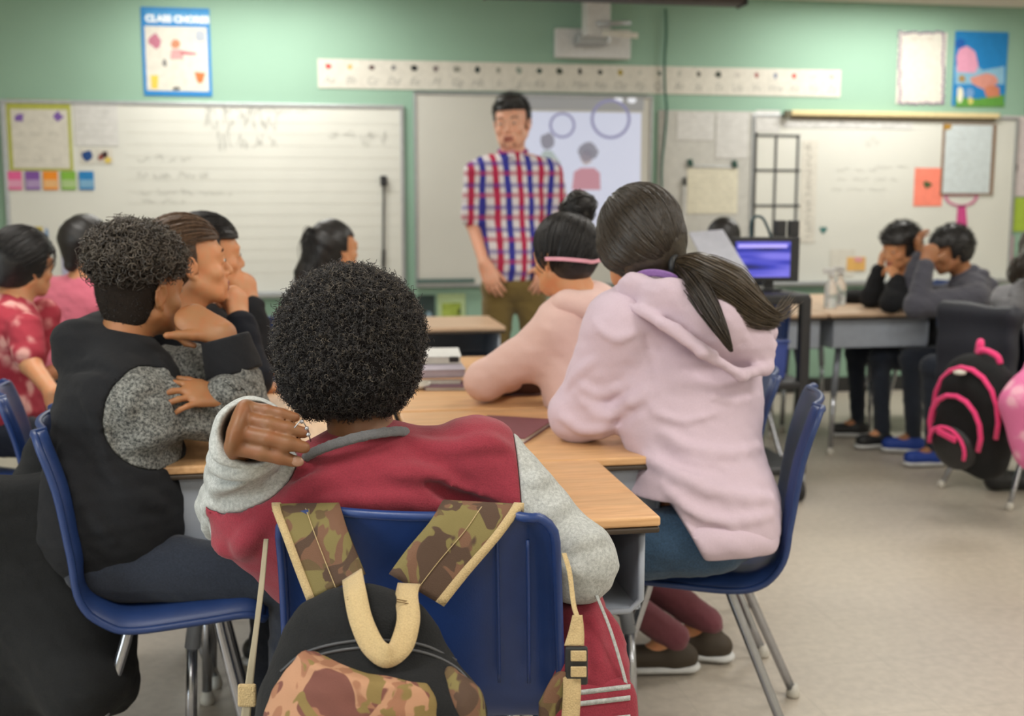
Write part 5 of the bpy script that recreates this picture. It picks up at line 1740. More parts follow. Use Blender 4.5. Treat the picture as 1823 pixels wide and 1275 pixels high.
# hair: skull cap combed back into the tie, then the long tail
hi = hair_cap(H, .020, 'hair', M['hairbrown'], pi_.root, .004, nape=-.085, front=.070, dispa=.0006, sides=.03,
              extra=lambda S: (S.cap(H.L(.02, -.080, -.02), P(1198, 476, 2.47), .040, .026, .04), S.ell(H.L(0, -.05, -.05), np.array([.07, .06, .05]) * H.s, H.R, .03)))
anc = H.R.T @ (P(1205, 480, 2.45) - H.c) / H.s - np.array([0, -.014, .03])
comb(H, 3200, lambda v: ~((v[:, 1] > .42) & (v[:, 2] < .5)) & (v[:, 2] > -.8), anc, 'combed_strands', M['hairbrown'], hi, off=.0215, lift=.0020, rad=.0013, K=14, jit=.02, lowoff=.020)
tie = P(1205, 474, 2.44)
S = SDF(); ring(S, tie, nz(P(1260, 470, 2.40) - tie), .024, .007, .005); S.mesh(.003, 'hair_tie', M['black'], pi_.root)
S = SDF(); S.chain([tie, P(1245, 482, 2.40), P(1295, 515, 2.37), P(1340, 552, 2.38), P(1368, 568, 2.40)], [.020, .032, .036, .026, .010], .03)
S.disp(lambda p: .003 * wav(p, 60)); tl = S.mesh(.005, 'ponytail', M['hairbrown'], pi_.root, 2)
lock([tie, P(1245, 482, 2.385), P(1298, 512, 2.36), P(1345, 552, 2.37), P(1385, 572, 2.40)], [.014, .033, .040, .030, .014], 1100, 'tail_strands', M['hairlight'], tl, .0011, fan=.002, wave=.002)
lock([tie, P(1235, 505, 2.35), P(1262, 548, 2.32), P(1285, 590, 2.30), P(1303, 626, 2.30)], [.014, .022, .020, .012, .003], 420, 'loose_lock', M['hairbrown'], tl, .0011, fan=.0005, wave=.002)
lock([P(1320, 530, 2.37), P(1360, 560, 2.37), P(1385, 560, 2.39), P(1408, 535, 2.42)], [.012, .014, .016, .022], 90, 'flyaway_ends', M['hairlight'], tl, .0009, fan=.003, jl=.3, wave=.002)

# ---------------------------------------------------------------- child with the bun in the pale pink hoodie
H = Head(P(1003, 456, 2.98), -32, 10, 2, .88)
ph_ = Person('child in pale pink hoodie with high hair bun and thin headband, elbow on desk', H, P(1030, 545, 2.98), P(1110, 760, 3.02), -30, .88)
ph_.shL, ph_.shR = P(995, 600, 2.98), P(1130, 590, 3.12)
ph_.r = nz(ph_.shR - ph_.shL); ph_.f = nz(np.cross(ph_.upv, ph_.r)); ph_.Rt = np.stack([ph_.r, ph_.f, np.cross(ph_.r, ph_.f)], 1)
ph_.setarm('L', P(935, 668, 3.22), P(862, 678, 3.02), fd=nz(RT + FW * .1), back=(0, 0, 1), curl=(20, 30, 20))
ph_.setarm('R', P(1000, 690, 3.3), P(1130, 700, 3.25), fd=nz(-RT + FW * .2), back=(0, 0, 1), curl=(20, 30, 20))
ph_.legs(.40, yaw=-75)
_a = onZ(1200, 1140, .09); _b = onZ(1262, 1108, .11)
ph_.leg['L'] = (ph_.leg['L'][0], ph_.leg['L'][1], np.array([_a[0], _a[1], .09]), ph_.leg['L'][3]); ph_.leg['R'] = (ph_.leg['R'][0], ph_.leg['R'][1], np.array([_b[0], _b[1], .10]), ph_.leg['R'][3])
ph_.body(M['skinC'], .0048)
S = SDF()
S.cap(ph_.shL, ph_.shR, .06, .06, .05)
S.cap(P(1022, 565, 2.99), P(1055, 550, 3.0), .082, .075, .05); S.cap(ph_.neck - ph_.upv * .05 - ph_.r * .08, ph_.neck - ph_.upv * .05 + ph_.r * .08, .066, None, .03)
S.ell(P(1055, 680, 3.02), np.array([.15, .12, .20]), ph_.Rt, .07)
a, b, c = ph_.arm['L']
S.cap(a, b, .070, .052, .04); S.cap(b, c, .050, .038, .02)
S.cap(P(960, 640, 3.02), P(1000, 660, 3.0), .05, .05, .04)
a, b, c = ph_.arm['R']; S.cap(a, b, .06, .05, .03); S.cap(b, c, .05, .04, .02)
for pts, r in (([(930, 640, 3.0), (985, 665, 2.95), (1030, 640, 2.93)], .009), ([(985, 545, 2.95), (1020, 570, 2.90), (1060, 580, 2.90)], .010)):
    q = [P(*p) for p in pts]
    for i in range(len(q) - 1): S.cap(q[i], q[i + 1], r, r * .85, .02)
S.disp(lambda p: .0022 * wav(p, 38) + .001 * wav(p, 85, 4))
S.mesh(.006, 'hoodie', M['pink'], ph_.root, 2)
S = SDF(); S.chain([P(978, 552, 3.0), P(1010, 540, 2.92), P(1060, 545, 2.90), P(1110, 560, 2.93)], [.022, .034, .040, .035], .03, (UP, .9))
S.disp(lambda p: .002 * wav(p, 50)); S.mesh(.005, 'hood', M['pink'], ph_.root, 2)
ph_.trousers(fabric('dusty_maroon_cotton', (112, 62, 70))); ph_.shoes(mat('brown_boot', (62, 52, 40), .7))
hh = hair_cap(H, .014, 'hair', M['hairblack'], ph_.root, .004, nape=-.092, front=.062, dispa=.0006, sides=.005)
bunc = P(1030, 372, 3.0)
anc = H.R.T @ (P(1020, 402, 2.99) - H.c) / H.s - np.array([0, -.014, .03])
comb(H, 2200, lambda v: ~((v[:, 1] > .30) & (v[:, 2] < .5)) & (v[:, 2] > -.8), anc, 'combed_strands', M['hairblack'], hh, off=.0155, lift=.0018, rad=.0012, K=12, jit=.02, lowoff=.012)
S = SDF(); S.ell(bunc, (.044, .044, .048), None, .01); S.cap(P(1022, 412, 2.99), bunc, .030, .030, .02); S.disp(lambda p: .003 * wav(p, 90) + .002 * wav(p, 200, 3))
bun = S.mesh(.004, 'bun', M['hairblack'], ph_.root)
for i in range(9):
    ax = nz(rng.normal(size=3)); u = nz(np.cross(ax, rng.normal(size=3))); v = np.cross(ax, u)
    th_ = np.linspace(0, 4.6, 9) + rng.uniform(0, 6)
    lock([bunc + ax * rng.uniform(-.012, .012) + (u * math.cos(t) + v * math.sin(t)) * .042 for t in th_], [.006, .010, .010, .006], 50, 'bun_twist', M['hairblack'], bun, .0010, K=20)
# headband follows the skull under the bun
hb_ = [H.Ls(H.scalp(nz([math.sin(a) * math.cos(t0_), -math.cos(a) * math.cos(t0_), math.sin(t0_)]), .030)) for a in np.linspace(-1.5, 1.5, 15) for t0_ in (-.56 + .10 * abs(a),)]
ribbon(hb_, [H.R[:, 2] * .0050] * 15, .004, 'headband', mat('headband_pink', (226, 160, 176), .6), ph_.root, nsub=3)
chH, WH = chair('blue plastic school chair of the child with the hair bun', (1.02, 3.10), -72, M['navy'], sh=.44, w=.41, bh=.34)
# ---------------------------------------------------------------- patterned cloths
def floral(name, bg, fl, scale=16):
    q = N(name)
    vo = q.n('ShaderNodeTexVoronoi'); vo.inputs['Scale'].default_value = scale; q.l(q.co(), vo.inputs['Vector'])
    n = q.noise(30, 2)
    ad = q.n('ShaderNodeMath', operation='MULTIPLY_ADD'); ad.inputs[1].default_value = .5; q.l(n, ad.inputs[0]); q.l(vo.outputs['Distance'], ad.inputs[2])
    q.base(q.ramp(ad.outputs[0], [(.50, lin(fl)), (.62, lin(tuple((a + b) // 2 for a, b in zip(fl, bg)))), (.74, lin(bg))]))
    q.set(Roughness=.9); MATS[name] = q.m
    return q.m


def plaid(name):
    q = N(name)
    tc = q.n('ShaderNodeTexCoord'); sx = q.n('ShaderNodeSeparateXYZ')
    mp = q.n('ShaderNodeMapping'); mp.inputs['Rotation'].default_value = (0, 0, math.radians(-10)); q.l(tc.outputs['Object'], mp.inputs[0]); q.l(mp.outputs[0], sx.inputs[0])
    def stripes(src, per, off, w0):
        m = q.n('ShaderNodeMath', operation='MULTIPLY_ADD'); m.inputs[1].default_value = 1 / per; m.inputs[2].default_value = off; q.l(src, m.inputs[0])
        f = q.n('ShaderNodeMath', operation='FRACT'); q.l(m.outputs[0], f.inputs[0])
        g = q.n('ShaderNodeMath', operation='LESS_THAN'); g.inputs[1].default_value = w0; q.l(f.outputs[0], g.inputs[0])
        return g.outputs[0]
    W_, R_, B_ = lin((216, 210, 214)), lin((178, 36, 76)), lin((48, 50, 150))
    c = q.mix(stripes(sx.outputs[0], .108, .05, .24), W_, R_)
    c = q.mix(stripes(sx.outputs[0], .108, .60, .26), c, B_)
    h1 = stripes(sx.outputs[2], .108, .1, .22); h2 = stripes(sx.outputs[2], .108, .65, .22)
    hm = q.n('ShaderNodeMath', operation='MULTIPLY'); hm.inputs[1].default_value = .6; q.l(h1, hm.inputs[0])
    hm2 = q.n('ShaderNodeMath', operation='MULTIPLY'); hm2.inputs[1].default_value = .55; q.l(h2, hm2.inputs[0])
    c = q.mix(hm.outputs[0], c, R_); c = q.mix(hm2.outputs[0], c, B_)
    q.base(c); q.set(Roughness=.85); q.bump(q.noise(300, 2), .3, .001)
    return q.m


def person(label, hd, neck, hip, yaw, sc, shR=None, shL=None):
    p = Person(label, hd, neck, hip, yaw, sc)
    if shR is not None:
        p.shR, p.shL = shR, shL
        p.r = nz(p.shR - p.shL); p.f = nz(np.cross(p.upv, p.r)); p.Rt = np.stack([p.r, p.f, np.cross(p.r, p.f)], 1)
    return p


# ---- child in profile behind the curly haired one
H = Head(P(334, 466, 2.62), 74, -4, 0, .90)
p = person('child in black seen in profile behind the curly head, fist at the mouth', H, P(322, 575, 2.62), P(250, 800, 2.80), 55, .86, P(330, 640, 2.55), P(350, 620, 2.85))
p.setarm('R', P(428, 572, 2.70), P(446, 672, 2.66), fd=nz(UP * .9 - RT * .15 + FW * .2), back=nz(RT * .8 - FW * .5), hs=.92, per=[(75, 85, 50)] * 4, thumb=(.2, .3, .3))
p.setarm('L', P(440, 690, 2.85), P(400, 720, 2.95), fd=nz(RT), back=(0, 0, 1), curl=(20, 20, 20))
p.legs(.38, yaw=85); p.body(M['skinC'], .0042, nose=1.8); H.brows(p.root, M['hairblack'])
p.shirt(M['navyfab'], 'jacket', .0065, collar=M['navyfab'], r=(.070, .062, .056, .044)); p.trousers(M['denimd']); p.shoes(M['black'])
hc = hair_cap(H, .010, 'hair', mat('brown_hair_base', (70, 52, 38), .6), p.root, .004, nape=-.06, front=.052, dispa=.0006, brow=.052, sides=.012)
comb(H, 900, hairline, nz([0, -1, -.2]), 'combed_strands', hairmat('brown_hair', (86, 64, 46)), hc, off=.012, lift=.0015, rad=.0011, K=10, jit=.02)
C_ = (-.47, 3.02)
chC, WC = chair('blue plastic school chair of the child in black seen in profile', (-.50, 3.02), 78, M['blue'], sh=.43, w=.40, bh=.36)
# ---- the next one, mostly hair
H = Head(P(372, 452, 3.05), 74, 0, 0, .88)
p = person('dark haired child in black farthest along the left side of the desks', H, P(365, 545, 3.05), P(320, 760, 3.25), 60, .85, P(385, 595, 3.0), P(390, 580, 3.25))
p.setarm('R', P(448, 545, 3.08), P(462, 640, 3.05), fd=nz(UP * .9 - RT * .2), back=nz(RT * .8 - FW * .5), per=[(75, 85, 50)] * 4, thumb=(.2, .3, .3))
p.setarm('L', P(470, 650, 3.3), P(430, 670, 3.35), fd=nz(RT), back=(0, 0, 1), curl=(20, 20, 20))
p.legs(.38, yaw=85); p.body(M['skinC'], .0055); p.shirt(M['blackfab'], 'jacket', .007, r=(.066, .058, .054, .044)); p.trousers(M['denimd']); p.shoes(M['black'])
hc = hair_cap(H, .014, 'hair', M['hairblack'], p.root, .0045, nape=-.07, front=.06, dispa=.0008, sides=.02)
comb(H, 700, hairline, nz([0, -1, -.2]), 'combed_strands', M['hairblack'], hc, off=.016, lift=.002, rad=.0012, K=10, jit=.02)
# ---- centre child with long black hair
H = Head(P(600, 441, 4.6), 62, 2, 0, .88)
p = person('child with long black hair in profile beyond the maroon-jacketed child, grey top', H, P(585, 500, 4.62), P(560, 620, 4.7), 50, .85)
p.setarm('R', P(640, 560, 4.8), pole=(0, -1, -1), curl=(20, 20, 20)); p.setarm('L', P(610, 560, 4.95), pole=(0, 1, -1), curl=(20, 20, 20))
p.legs(.38); p.body(M['skinC'], .0055); p.shirt(M['lightgrey'], 'top', .008, hood=True); p.trousers(M['denimd']); p.shoes(M['black'])
S = SDF(); S.ell(H.L(0, -.02, .035), np.array([.088, .100, .096]) * H.s, H.R, .01)
S.chain([H.L(0, -.05, .02), P(572, 460, 4.58), P(553, 490, 4.56), P(548, 512, 4.56)], [.085, .075, .06, .04], .03)
def cutE(H):
    def f(p_):
        q = np.stack([p_[0] - H.c[0], p_[1] - H.c[1], p_[2] - H.c[2]], -1) @ H.R / H.s
        return np.maximum(np.minimum(q[..., 1] - .012, .052 - q[..., 2]), -1) * H.s
    return f
S.fn(cutE(H)); S.disp(lambda p_: .002 * wav(p_, 70)); hc = S.mesh(.005, 'hair', M['hairblack'], p.root)
lock([H.L(0, -.10, .075), H.L(-.01, -.12, .03), P(560, 478, 4.53), P(548, 512, 4.53)], [.03, .045, .045, .03], 260, 'long_strands', M['hairblack'], hc, .0014, K=16)
chE, WE = chair('blue school chair of the long haired child in grey', (P(562, 620, 4.7)[0], P(562, 620, 4.7)[1]), 50, M['navy'])
dE = desk('school desk in front of the long haired child in grey', .22, .83, 4.85, 5.35, '-y', top=M['woodfar'])
# ---- far left pair
H = Head(P(44, 470, 3.6), 46, 6, 4, .90)
p = person('child in a red and pink flowered shirt at the left edge, arm lowered', H, P(25, 540, 3.58), P(10, 760, 3.55), 50, .86, P(55, 590, 3.42), P(80, 560, 3.75))
p.setarm('R', P(92, 690, 3.30), P(62, 640, 3.40), fd=nz(-UP + RT * .4), back=nz(-FW + RT * .3), curl=(25, 30, 20)); p.setarm('L', P(150, 640, 3.85), pole=(0, 0, -1), curl=(20, 20, 20))
p.arm['R'] = (P(45, 590, 3.42), P(55, 650, 3.36), P(94, 700, 3.28))
p.legs(.38); p.body(M['skinC'], .0055); p.shirt(floral('flowered_cloth', (170, 52, 68), (226, 168, 160)), 'shirt', .0075, True, w=1.06, collar=None); p.trousers(M['denimd']); p.shoes(M['black'])
hc = hair_cap(H, .022, 'hair', M['hairblack'], p.root, .005, nape=-.085, front=.058, dispa=.001, sides=.035, extra=lambda S: S.cap(H.L(0, -.06, 0), H.L(0, -.07, -.06), .062, .05, .03))
comb(H, 900, hairline, nz([0, -1, -.6]), 'combed_strands', M['hairblack'], hc, off=.024, lift=.002, rad=.0014, K=10, jit=.02)
H = Head(P(158, 436, 4.2), 35, 6, 0, .88)
p = person('child in a plain pink tee between the flowered shirt and the curly head', H, P(150, 505, 4.2), P(135, 660, 4.25), 30, .86)
p.setarm('R', P(195, 640, 4.4), pole=(1, -.5, -1), curl=(20, 20, 20)); p.setarm('L', P(120, 640, 4.5), pole=(-1, 0, -1), curl=(20, 20, 20))
p.legs(.38); p.body(M['skinC'], .0065); p.shirt(M['rosefab'], 'tee', .008, True, w=1.05); p.trousers(M['denimd']); p.shoes(M['black'])
S = SDF(); S.ell(H.L(0, -.02, .035), np.array([.088, .108, .096]) * H.s, H.R, .01); S.cap(H.L(0, -.06, .0), P(128, 470, 4.15), .07, .03, .04); S.fn(cutE(H)); S.disp(lambda p_: .002 * wav(p_, 70)); S.mesh(.006, 'hair', M['hairblack'], p.root)
chF, WF = chair('blue plastic school chair at the left edge behind the curly haired child', (P(-60, 740, 3.3)[0], P(-60, 740, 3.3)[1]), 30, M['blue'])
desk('school desk between the far left children', -.95, -.34, 4.45, 4.95, '-y', top=M['woodfar'])

# ---- teacher
H = Head(P(911, 219, 5.6), 203, 4, 3, 1.08)
pt = Person('adult in plaid shirt and olive trousers standing before the projection board', H, P(913, 275, 5.62), P(912, 497, 5.66), 194, 1.03)
pt.shR, pt.shL = P(853, 310, 5.62), P(975, 308, 5.62)
pt.setarm('R', P(862, 470, 5.52), P(842, 398, 5.66), fd=nz(-UP * .9 + RT * .35 - FW * .1), back=nz(-RT * .3 - FW), curl=(18, 25, 15), thumb=(.35, .4, .2))
pt.setarm('L', P(975, 470, 5.55), P(995, 395, 5.70), fd=nz(-UP * .9 - RT * .3), back=nz(RT * .4 - FW), curl=(18, 25, 15))
pt.legs(standing=True)
f2 = nz([pt.f[0], pt.f[1], 0]); 
for sd, x in (('R', 884), ('L', 948)):
    h_, kn, an, t = pt.leg[sd]
    h_ = P(x + (4 if sd == 'R' else -4), 515, 5.66); kn = P(x, 0, 5.6); kn = np.array([h_[0] + (-.02 if sd == 'R' else .03), h_[1] - .02, .50]); an = np.array([kn[0] + (-.02 if sd == 'R' else .02), kn[1] + .02, .09])
    pt.leg[sd] = (h_, kn, an, t)
pt.body(M['skinP'], .0055); H.brows(pt.root, M['hairbrown'], 1.4)
PL = plaid('plaid_cotton')
S = pt.torso_sdf(1.02, 1.0, chest=(.168, .115, .21), hipr=(.150, .115, .12)); S.cap(pt.shR, pt.shL, .066, None, .05)
for sd in ('R', 'L'):
    a, b, c = pt.arm[sd]; S.cap(a, a + (b - a) * .85, .070, .066, .03); S.half((0, 0, -9), (0, 0, -1))
S.ell(P(912, 440, 5.64), np.array([.165, .12, .16]), pt.Rt, .06); S.half(P(912, 508, 5.6), -UP)
S.disp(lambda p_: .004 * wav(p_, 26) + .002 * wav(p_, 60, 3)); sh = S.mesh(.007, 'shirt', PL, pt.root, 2)
S = SDF(); c0 = pt.neck + pt.upv * .015; ring(S, c0, pt.upv + pt.f * .35, .066, .012, .006); S.cap(c0 + pt.f * .06 - pt.upv * .01, c0 + pt.f * .095 - pt.upv * .055 + pt.r * .02, .012, .006, .01); S.cap(c0 + pt.f * .06 - pt.upv * .01, c0 + pt.f * .095 - pt.upv * .055 - pt.r * .02, .012, .006, .01)
S.mesh(.005, 'collar', PL, pt.root)
mb = MB()
for i in range(6):
    q_ = P(914 + i * .6, 300 + i * 38, 5.50)
for sd in ('R', 'L'): pass
S = SDF(); S.ell(P(912, 510, 5.66), np.array([.150, .110, .09]), pt.Rt, .04)
for (a, b, c, t) in pt.leg.values(): S.cap(a, b, .088, .066, .03); S.cap(b, c, .062, .058, .02)
S.disp(lambda p_: .004 * wav(p_, 30) + .002 * wav(p_, 70, 3)); S.mesh(.008, 'trousers', M['khaki'], pt.root, 2)
pt.shoes(M['black'])
hc = hair_cap(H, .010, 'hair', M['hairblack'], pt.root, .005, nape=-.045, front=.058, dispa=.001, brow=.058, sides=.008, extra=lambda S: S.ell(H.L(0, .018, .100), np.array([.060, .060, .028]) * H.s, H.R, .02))
curls(H, 1600, lambda v: hairline(v), 'hair_tufts', M['hairblack'], hc, length=.022, crad=.001, turns=.5, off=.010, rad=.0011, K=5, lean=.5, up=.3, lenf=lambda d: .35 + 1.0 * np.clip(d[:, 2], 0, 1))
S = SDF(); S.ell(H.L(0, .050, -.092), np.array([.042, .040, .024]) * H.s, H.R, .01); S.half(H.L(0, .0, -.076), H.R[:, 2])
S.mesh(.004, 'beard', mat('trimmed_beard', (168, 122, 98), .9, bump=.8, bscale=500), pt.root)
curls(H, 10, lambda v: v[:, 2] > .9, 'moustache_base', M['hairbrown'], hc, length=.004, rad=.0006) if False else None

# ---- the two boys at the right table, and the one at the right edge
H = Head(P(1602, 440, 5.75), -108, 14, -4, .92)
p = person('shaggy black haired child in black at the far right table, both hands on the face', H, P(1612, 500, 5.8), P(1650, 640, 5.95), -88, .88, P(1600, 520, 5.95), P(1625, 520, 5.65))
p.setarm('L', P(1598, 500, 5.60), P(1586, 538, 5.56), fd=nz(UP * .8 - RT * .3 + FW * .3), back=nz(-FW * .8 + RT * .4), hs=.9, curl=(50, 60, 30)); p.setarm('R', P(1566, 478, 5.85), P(1550, 530, 5.85), fd=nz(UP + RT * .25), back=nz(-RT), curl=(20, 25, 15))
p.legs(.38, yaw=-88); p.body(M['skinC'], .0055); p.shirt(M['blackfab'], 'top', .0075, r=(.07, .062, .058, .046)); p.trousers(M['denimd']); p.shoes(M['black'])
hc = hair_cap(H, .026, 'hair', M['hairblack'], p.root, .005, nape=-.06, front=.072, dispa=.002, sides=.03, brow=.035)
curls(H, 1500, hairline, 'hair_tufts', M['hairblack'], hc, length=.03, crad=.002, turns=.5, off=.018, rad=.0014, K=6, lean=.7)
H = Head(P(1692, 446, 5.5), -78, 16, 0, .92)
p = person('child in a dark grey hoodie leaning over the far right table, chin low', H, P(1715, 492, 5.55), P(1765, 640, 5.5), -72, .9, P(1700, 530, 5.68), P(1735, 530, 5.38))
p.setarm('L', P(1648, 470, 5.35), P(1632, 545, 5.33), fd=nz(UP + RT * .3), back=nz(-FW - RT * .2), curl=(60, 60, 40)); p.setarm('R', P(1640, 458, 5.6), P(1612, 530, 5.62), fd=nz(UP - RT * .2), back=nz(-RT), curl=(30, 40, 20))
p.legs(.38, yaw=-80); p.body(skin('tan_brown_skin', (160, 112, 76)), .0055); p.shirt(M['greyhood'], 'hoodie', .0075, hood=True, r=(.075, .066, .058, .046)); p.trousers(M['denimd']); p.shoes(mat('blue_shoe', (26, 62, 150), .6))
hc = hair_cap(H, .022, 'hair', M['hairblack'], p.root, .005, nape=-.075, front=.070, dispa=.0015, sides=.022, brow=.035)
curls(H, 1300, hairline, 'hair_tufts', M['hairblack'], hc, length=.022, crad=.002, turns=.4, off=.016, rad=.0014, K=6, lean=.6)
H = Head(P(1850, 450, 4.75), 20, 4, 0, .92)
p = person('child with long dark hair and a grey hooded top cut off by the right edge', H, P(1848, 505, 4.75), P(1860, 650, 4.75), 60, .9)
p.setarm('R', P(1920, 600, 4.9), pole=(0, -1, -1), curl=(20, 20, 20)); p.setarm('L', P(1880, 580, 5.1), pole=(-1, 0, -1), curl=(20, 20, 20))
p.legs(.38, yaw=80); p.body(M['skinC'], .0065); p.shirt(M['lightgrey'], 'hoodie', .008, hood=True, w=1.1, d=1.15); p.trousers(M['denimd']); p.shoes(M['black'])
S = SDF(); S.ell(H.L(0, -.02, .035), np.array([.092, .112, .10]) * H.s, H.R, .01); S.cap(H.L(0, -.06, .0), P(1818, 480, 4.62), .08, .04, .04); S.fn(cutE(H)); S.disp(lambda p_: .002 * wav(p_, 70)); hc = S.mesh(.006, 'hair', M['hairbrown'], p.root)
lock([H.L(0, -.11, .07), H.L(-.02, -.13, .0), P(1815, 475, 4.6), P(1800, 505, 4.6)], [.03, .05, .04, .01], 200, 'long_strands', M['hairbrown'], hc, .0016, K=16)
# ---- dark head behind the tilted laptop
H = Head(P(1287, 428, 5.5), 0, 10, 0, .88)
p = person('dark haired child facing away behind the tilted silver laptop', H, P(1290, 490, 5.5), P(1295, 620, 5.45), 0, .86)
p.setarm('R', P(1330, 600, 5.75), pole=(1, 0, -1), curl=(20, 20, 20)); p.setarm('L', P(1250, 600, 5.75), pole=(-1, 0, -1), curl=(20, 20, 20))
p.legs(.38); p.body(M['skinC'], .0065); p.shirt(M['navyfab'], 'top', .008); p.trousers(M['denimd']); p.shoes(M['black'])
hc = hair_cap(H, .016, 'hair', M['hairblack'], p.root, .0055, nape=-.075, front=.066, dispa=.0015)
chair('blue school chair of the dark haired child facing away', (P(1295, 620, 5.4)[0], P(1295, 620, 5.4)[1]), 0, M['navy'])
# ---------------------------------------------------------------- far tables and chairs
desk('pale desk at the right end of the far table, under the slouching children', 2.49, 3.055, 5.13, 5.72, '+x', top=M['woodfar'])
desk('pale desk left of the end one at the far table, holding the clear bottles', 1.90, 2.48, 5.13, 5.72, '-x', top=M['woodfar'])
desk('pale desk in the back row of the far table beside the whiteboard tray', 2.49, 3.055, 5.73, 6.32, '+x', top=M['woodfar'])
desk('pale desk in the back row of the far table behind the bottles', 1.90, 2.48, 5.73, 6.32, '-x', top=M['woodfar'])
chair('dark blue school chair of the shaggy haired child at the far table', (3.33, 5.95), -88, M['navy'])
chair('dark blue school chair of the child in the dark grey hoodie at the far table', (3.38, 5.36), -78, M['navy'])
chP, WP_ = chair('dark blue school chair at the right edge with the black and pink backpack', (3.03, 4.33), 80, mat('dark_navy_plastic', (28, 32, 48), .45), sh=.44, w=.44, bh=.37)

# black jacket draped over that chair back
S = SDF(); S.box(WP_(0, -.30, .66), (.225, .030, .18), rotm(80), .03, .02); S.cap(WP_(-.2, -.29, .80), WP_(.2, -.29, .80), .034, None, .03); S.disp(lambda p_: .005 * wav(p_, 24)); S
bj = S.mesh(.009, 'draped_jacket', mat('black_nylon', (34, 36, 46), .6, bump=.3), None, 2)
tag(bj, 'black jacket draped over the chair back above the pink-trimmed backpack', 'jacket')
# black backpack with pink trim
bc = P(1738, 742, 4.40)
bp = thing('backpack', 'black backpack with hot pink piping hanging from the chair at the right edge', 'backpack', bc)
Rb = rotm(80 + 180 - 8, 12, -16)
def B_(x, y, z): return bc + Rb @ np.array([x, y, z])
S = SDF(); S.box(B_(0, 0, -.02), (.155, .085, .21), Rb, .07, .02); S.ell(B_(0, .0, .16), np.array([.14, .085, .10]), Rb, .04); S.ell(B_(0, .07, -.06), np.array([.125, .055, .14]), Rb, .03)
S.disp(lambda p_: .003 * wav(p_, 30)); S.mesh(.007, 'bag_body', M['canvas'], bp, 2)
S = SDF(); S.ell(B_(0, .105, -.10), np.array([.100, .05, .095]), Rb, .03); S.mesh(.006, 'front_pocket', M['black'], bp)
def arc(r1, r2, cx, cy, cz, a0, a1, y, n=12): return [B_(cx + r1 * math.cos(a), y(a) if callable(y) else y, cz + r2 * math.sin(a)) for a in np.linspace(a0, a1, n)]
MB().tube(arc(.150, .20, 0, 0, .03, 3.3, -.5, .070), .010, 8).build('piping', M['hotpink'], bp, True)
MB().tube(arc(.120, .145, 0, 0, -.02, 3.4, -.9, .118), .010, 8).build('piping', M['hotpink'], bp, True)
MB().tube(arc(.085, .085, 0, 0, -.09, 3.3, -.2, .150), .008, 8).build('piping', M['hotpink'], bp, True)
MB().obox(B_(0, .162, -.03), Rb[:, 0] * .045, Rb[:, 1] * .006, Rb[:, 2] * .012).build('pocket_pull', M['hotpink'], bp, bevel=.003)
MB().tube(spline([B_(-.05, -.02, .25), B_(-.03, -.02, .275), B_(.03, -.02, .275), B_(.05, -.02, .25)], 4), .012, 8).build('handle', M['hotpink'], bp, True)
MB().tube(spline([B_(.08, -.07, .22), B_(.10, -.09, .26), B_(.11, -.10, .20)], 4), .015, 8).build('strap', M['hotpink'], bp, True)
MB().lathe(B_(.03, .10, .215), [(.004, -.01), (.022, -.006), (.024, .004), (.004, .010)], 14).build('cream_badge', M['paper'], bp, True)
# pink flowered coat at the right edge
S = SDF(); S.chain([P(1850, 660, 4.2), P(1835, 720, 4.15), P(1850, 800, 4.15)], [.06, .10, .09], .04); S.cap(P(1835, 740, 4.15), P(1806, 700, 4.18), .05, .03, .03); S.disp(lambda p_: .006 * wav(p_, 26))
tag(S.mesh(.008, 'hanging_coat', floral('pink_flowered_coat_cloth', (226, 120, 168), (238, 176, 196), 14), None, 2), 'pink patterned coat hanging at the right edge beside the black backpack', 'coat')
# dark shoe on the floor
p_ = onZ(1800, 872, 0)
S = SDF(); S.cap(p_ + [-.08, 0, .05], p_ + [.12, -.02, .04], .045, .04, .02); S.cap(p_ + [-.08, 0, .05], p_ + [-.08, 0, .10], .045, .04, .02); S.half((0, 0, .003), (0, 0, -1))
tag(S.mesh(.006, 'dark_boot', M['black'], None), 'black boot on the floor below the pink-trimmed backpack', 'boot')

# ---------------------------------------------------------------- black cart with monitor and laptop
x0, x1, y0, y1 = 1.46, 2.03, 4.36, 4.86
ct = thing('equipment_cart', 'tall black wheeled cart carrying a monitor, behind the lavender hoodie', 'cart', ((x0 + x1) / 2, (y0 + y1) / 2, 0))
for z, th in ((.885, .045), (.52, .035), (.15, .035)):
    MB().box((x0, y0, z - th), (x1, y1, z)).build('shelf', M['black'], ct, bevel=.012)
for x in (x0 + .02, x1 - .02):
    for y in (y0 + .02, y1 - .02):
        pst = MB().box((x - .022, y - .022, .12), (x + .022, y + .022, .87)).build('post', M['black'], ct, bevel=.006)
        cs = MB().lathe((x - .012, y, .05), [(.020, 0), (.048, .002), (.050, .008), (.050, .018), (.048, .024), (.020, .026)], 20, axis=0).build('castor', M['black'], ct, True)
        MB().lathe((x - .014, y, .05), [(.004, 0), (.026, .001), (.026, .029), (.004, .030)], 16, axis=0).build('hub', M['white_plastic'], cs, True)
        MB().box((x - .022, y - .02, .085), (x + .022, y + .02, .125)).build('fork', M['alu'], cs, bevel=.003)
mo = P(1370, 470, 4.80)
mn = thing('monitor', 'dark monitor glowing blue on the black cart', 'monitor', mo)
Rm = rotm(188)
def Mn(x, y, z): return np.array([mo[0], mo[1], 0]) + Rm @ np.array([x, y, 0]) + np.array([0, 0, z])
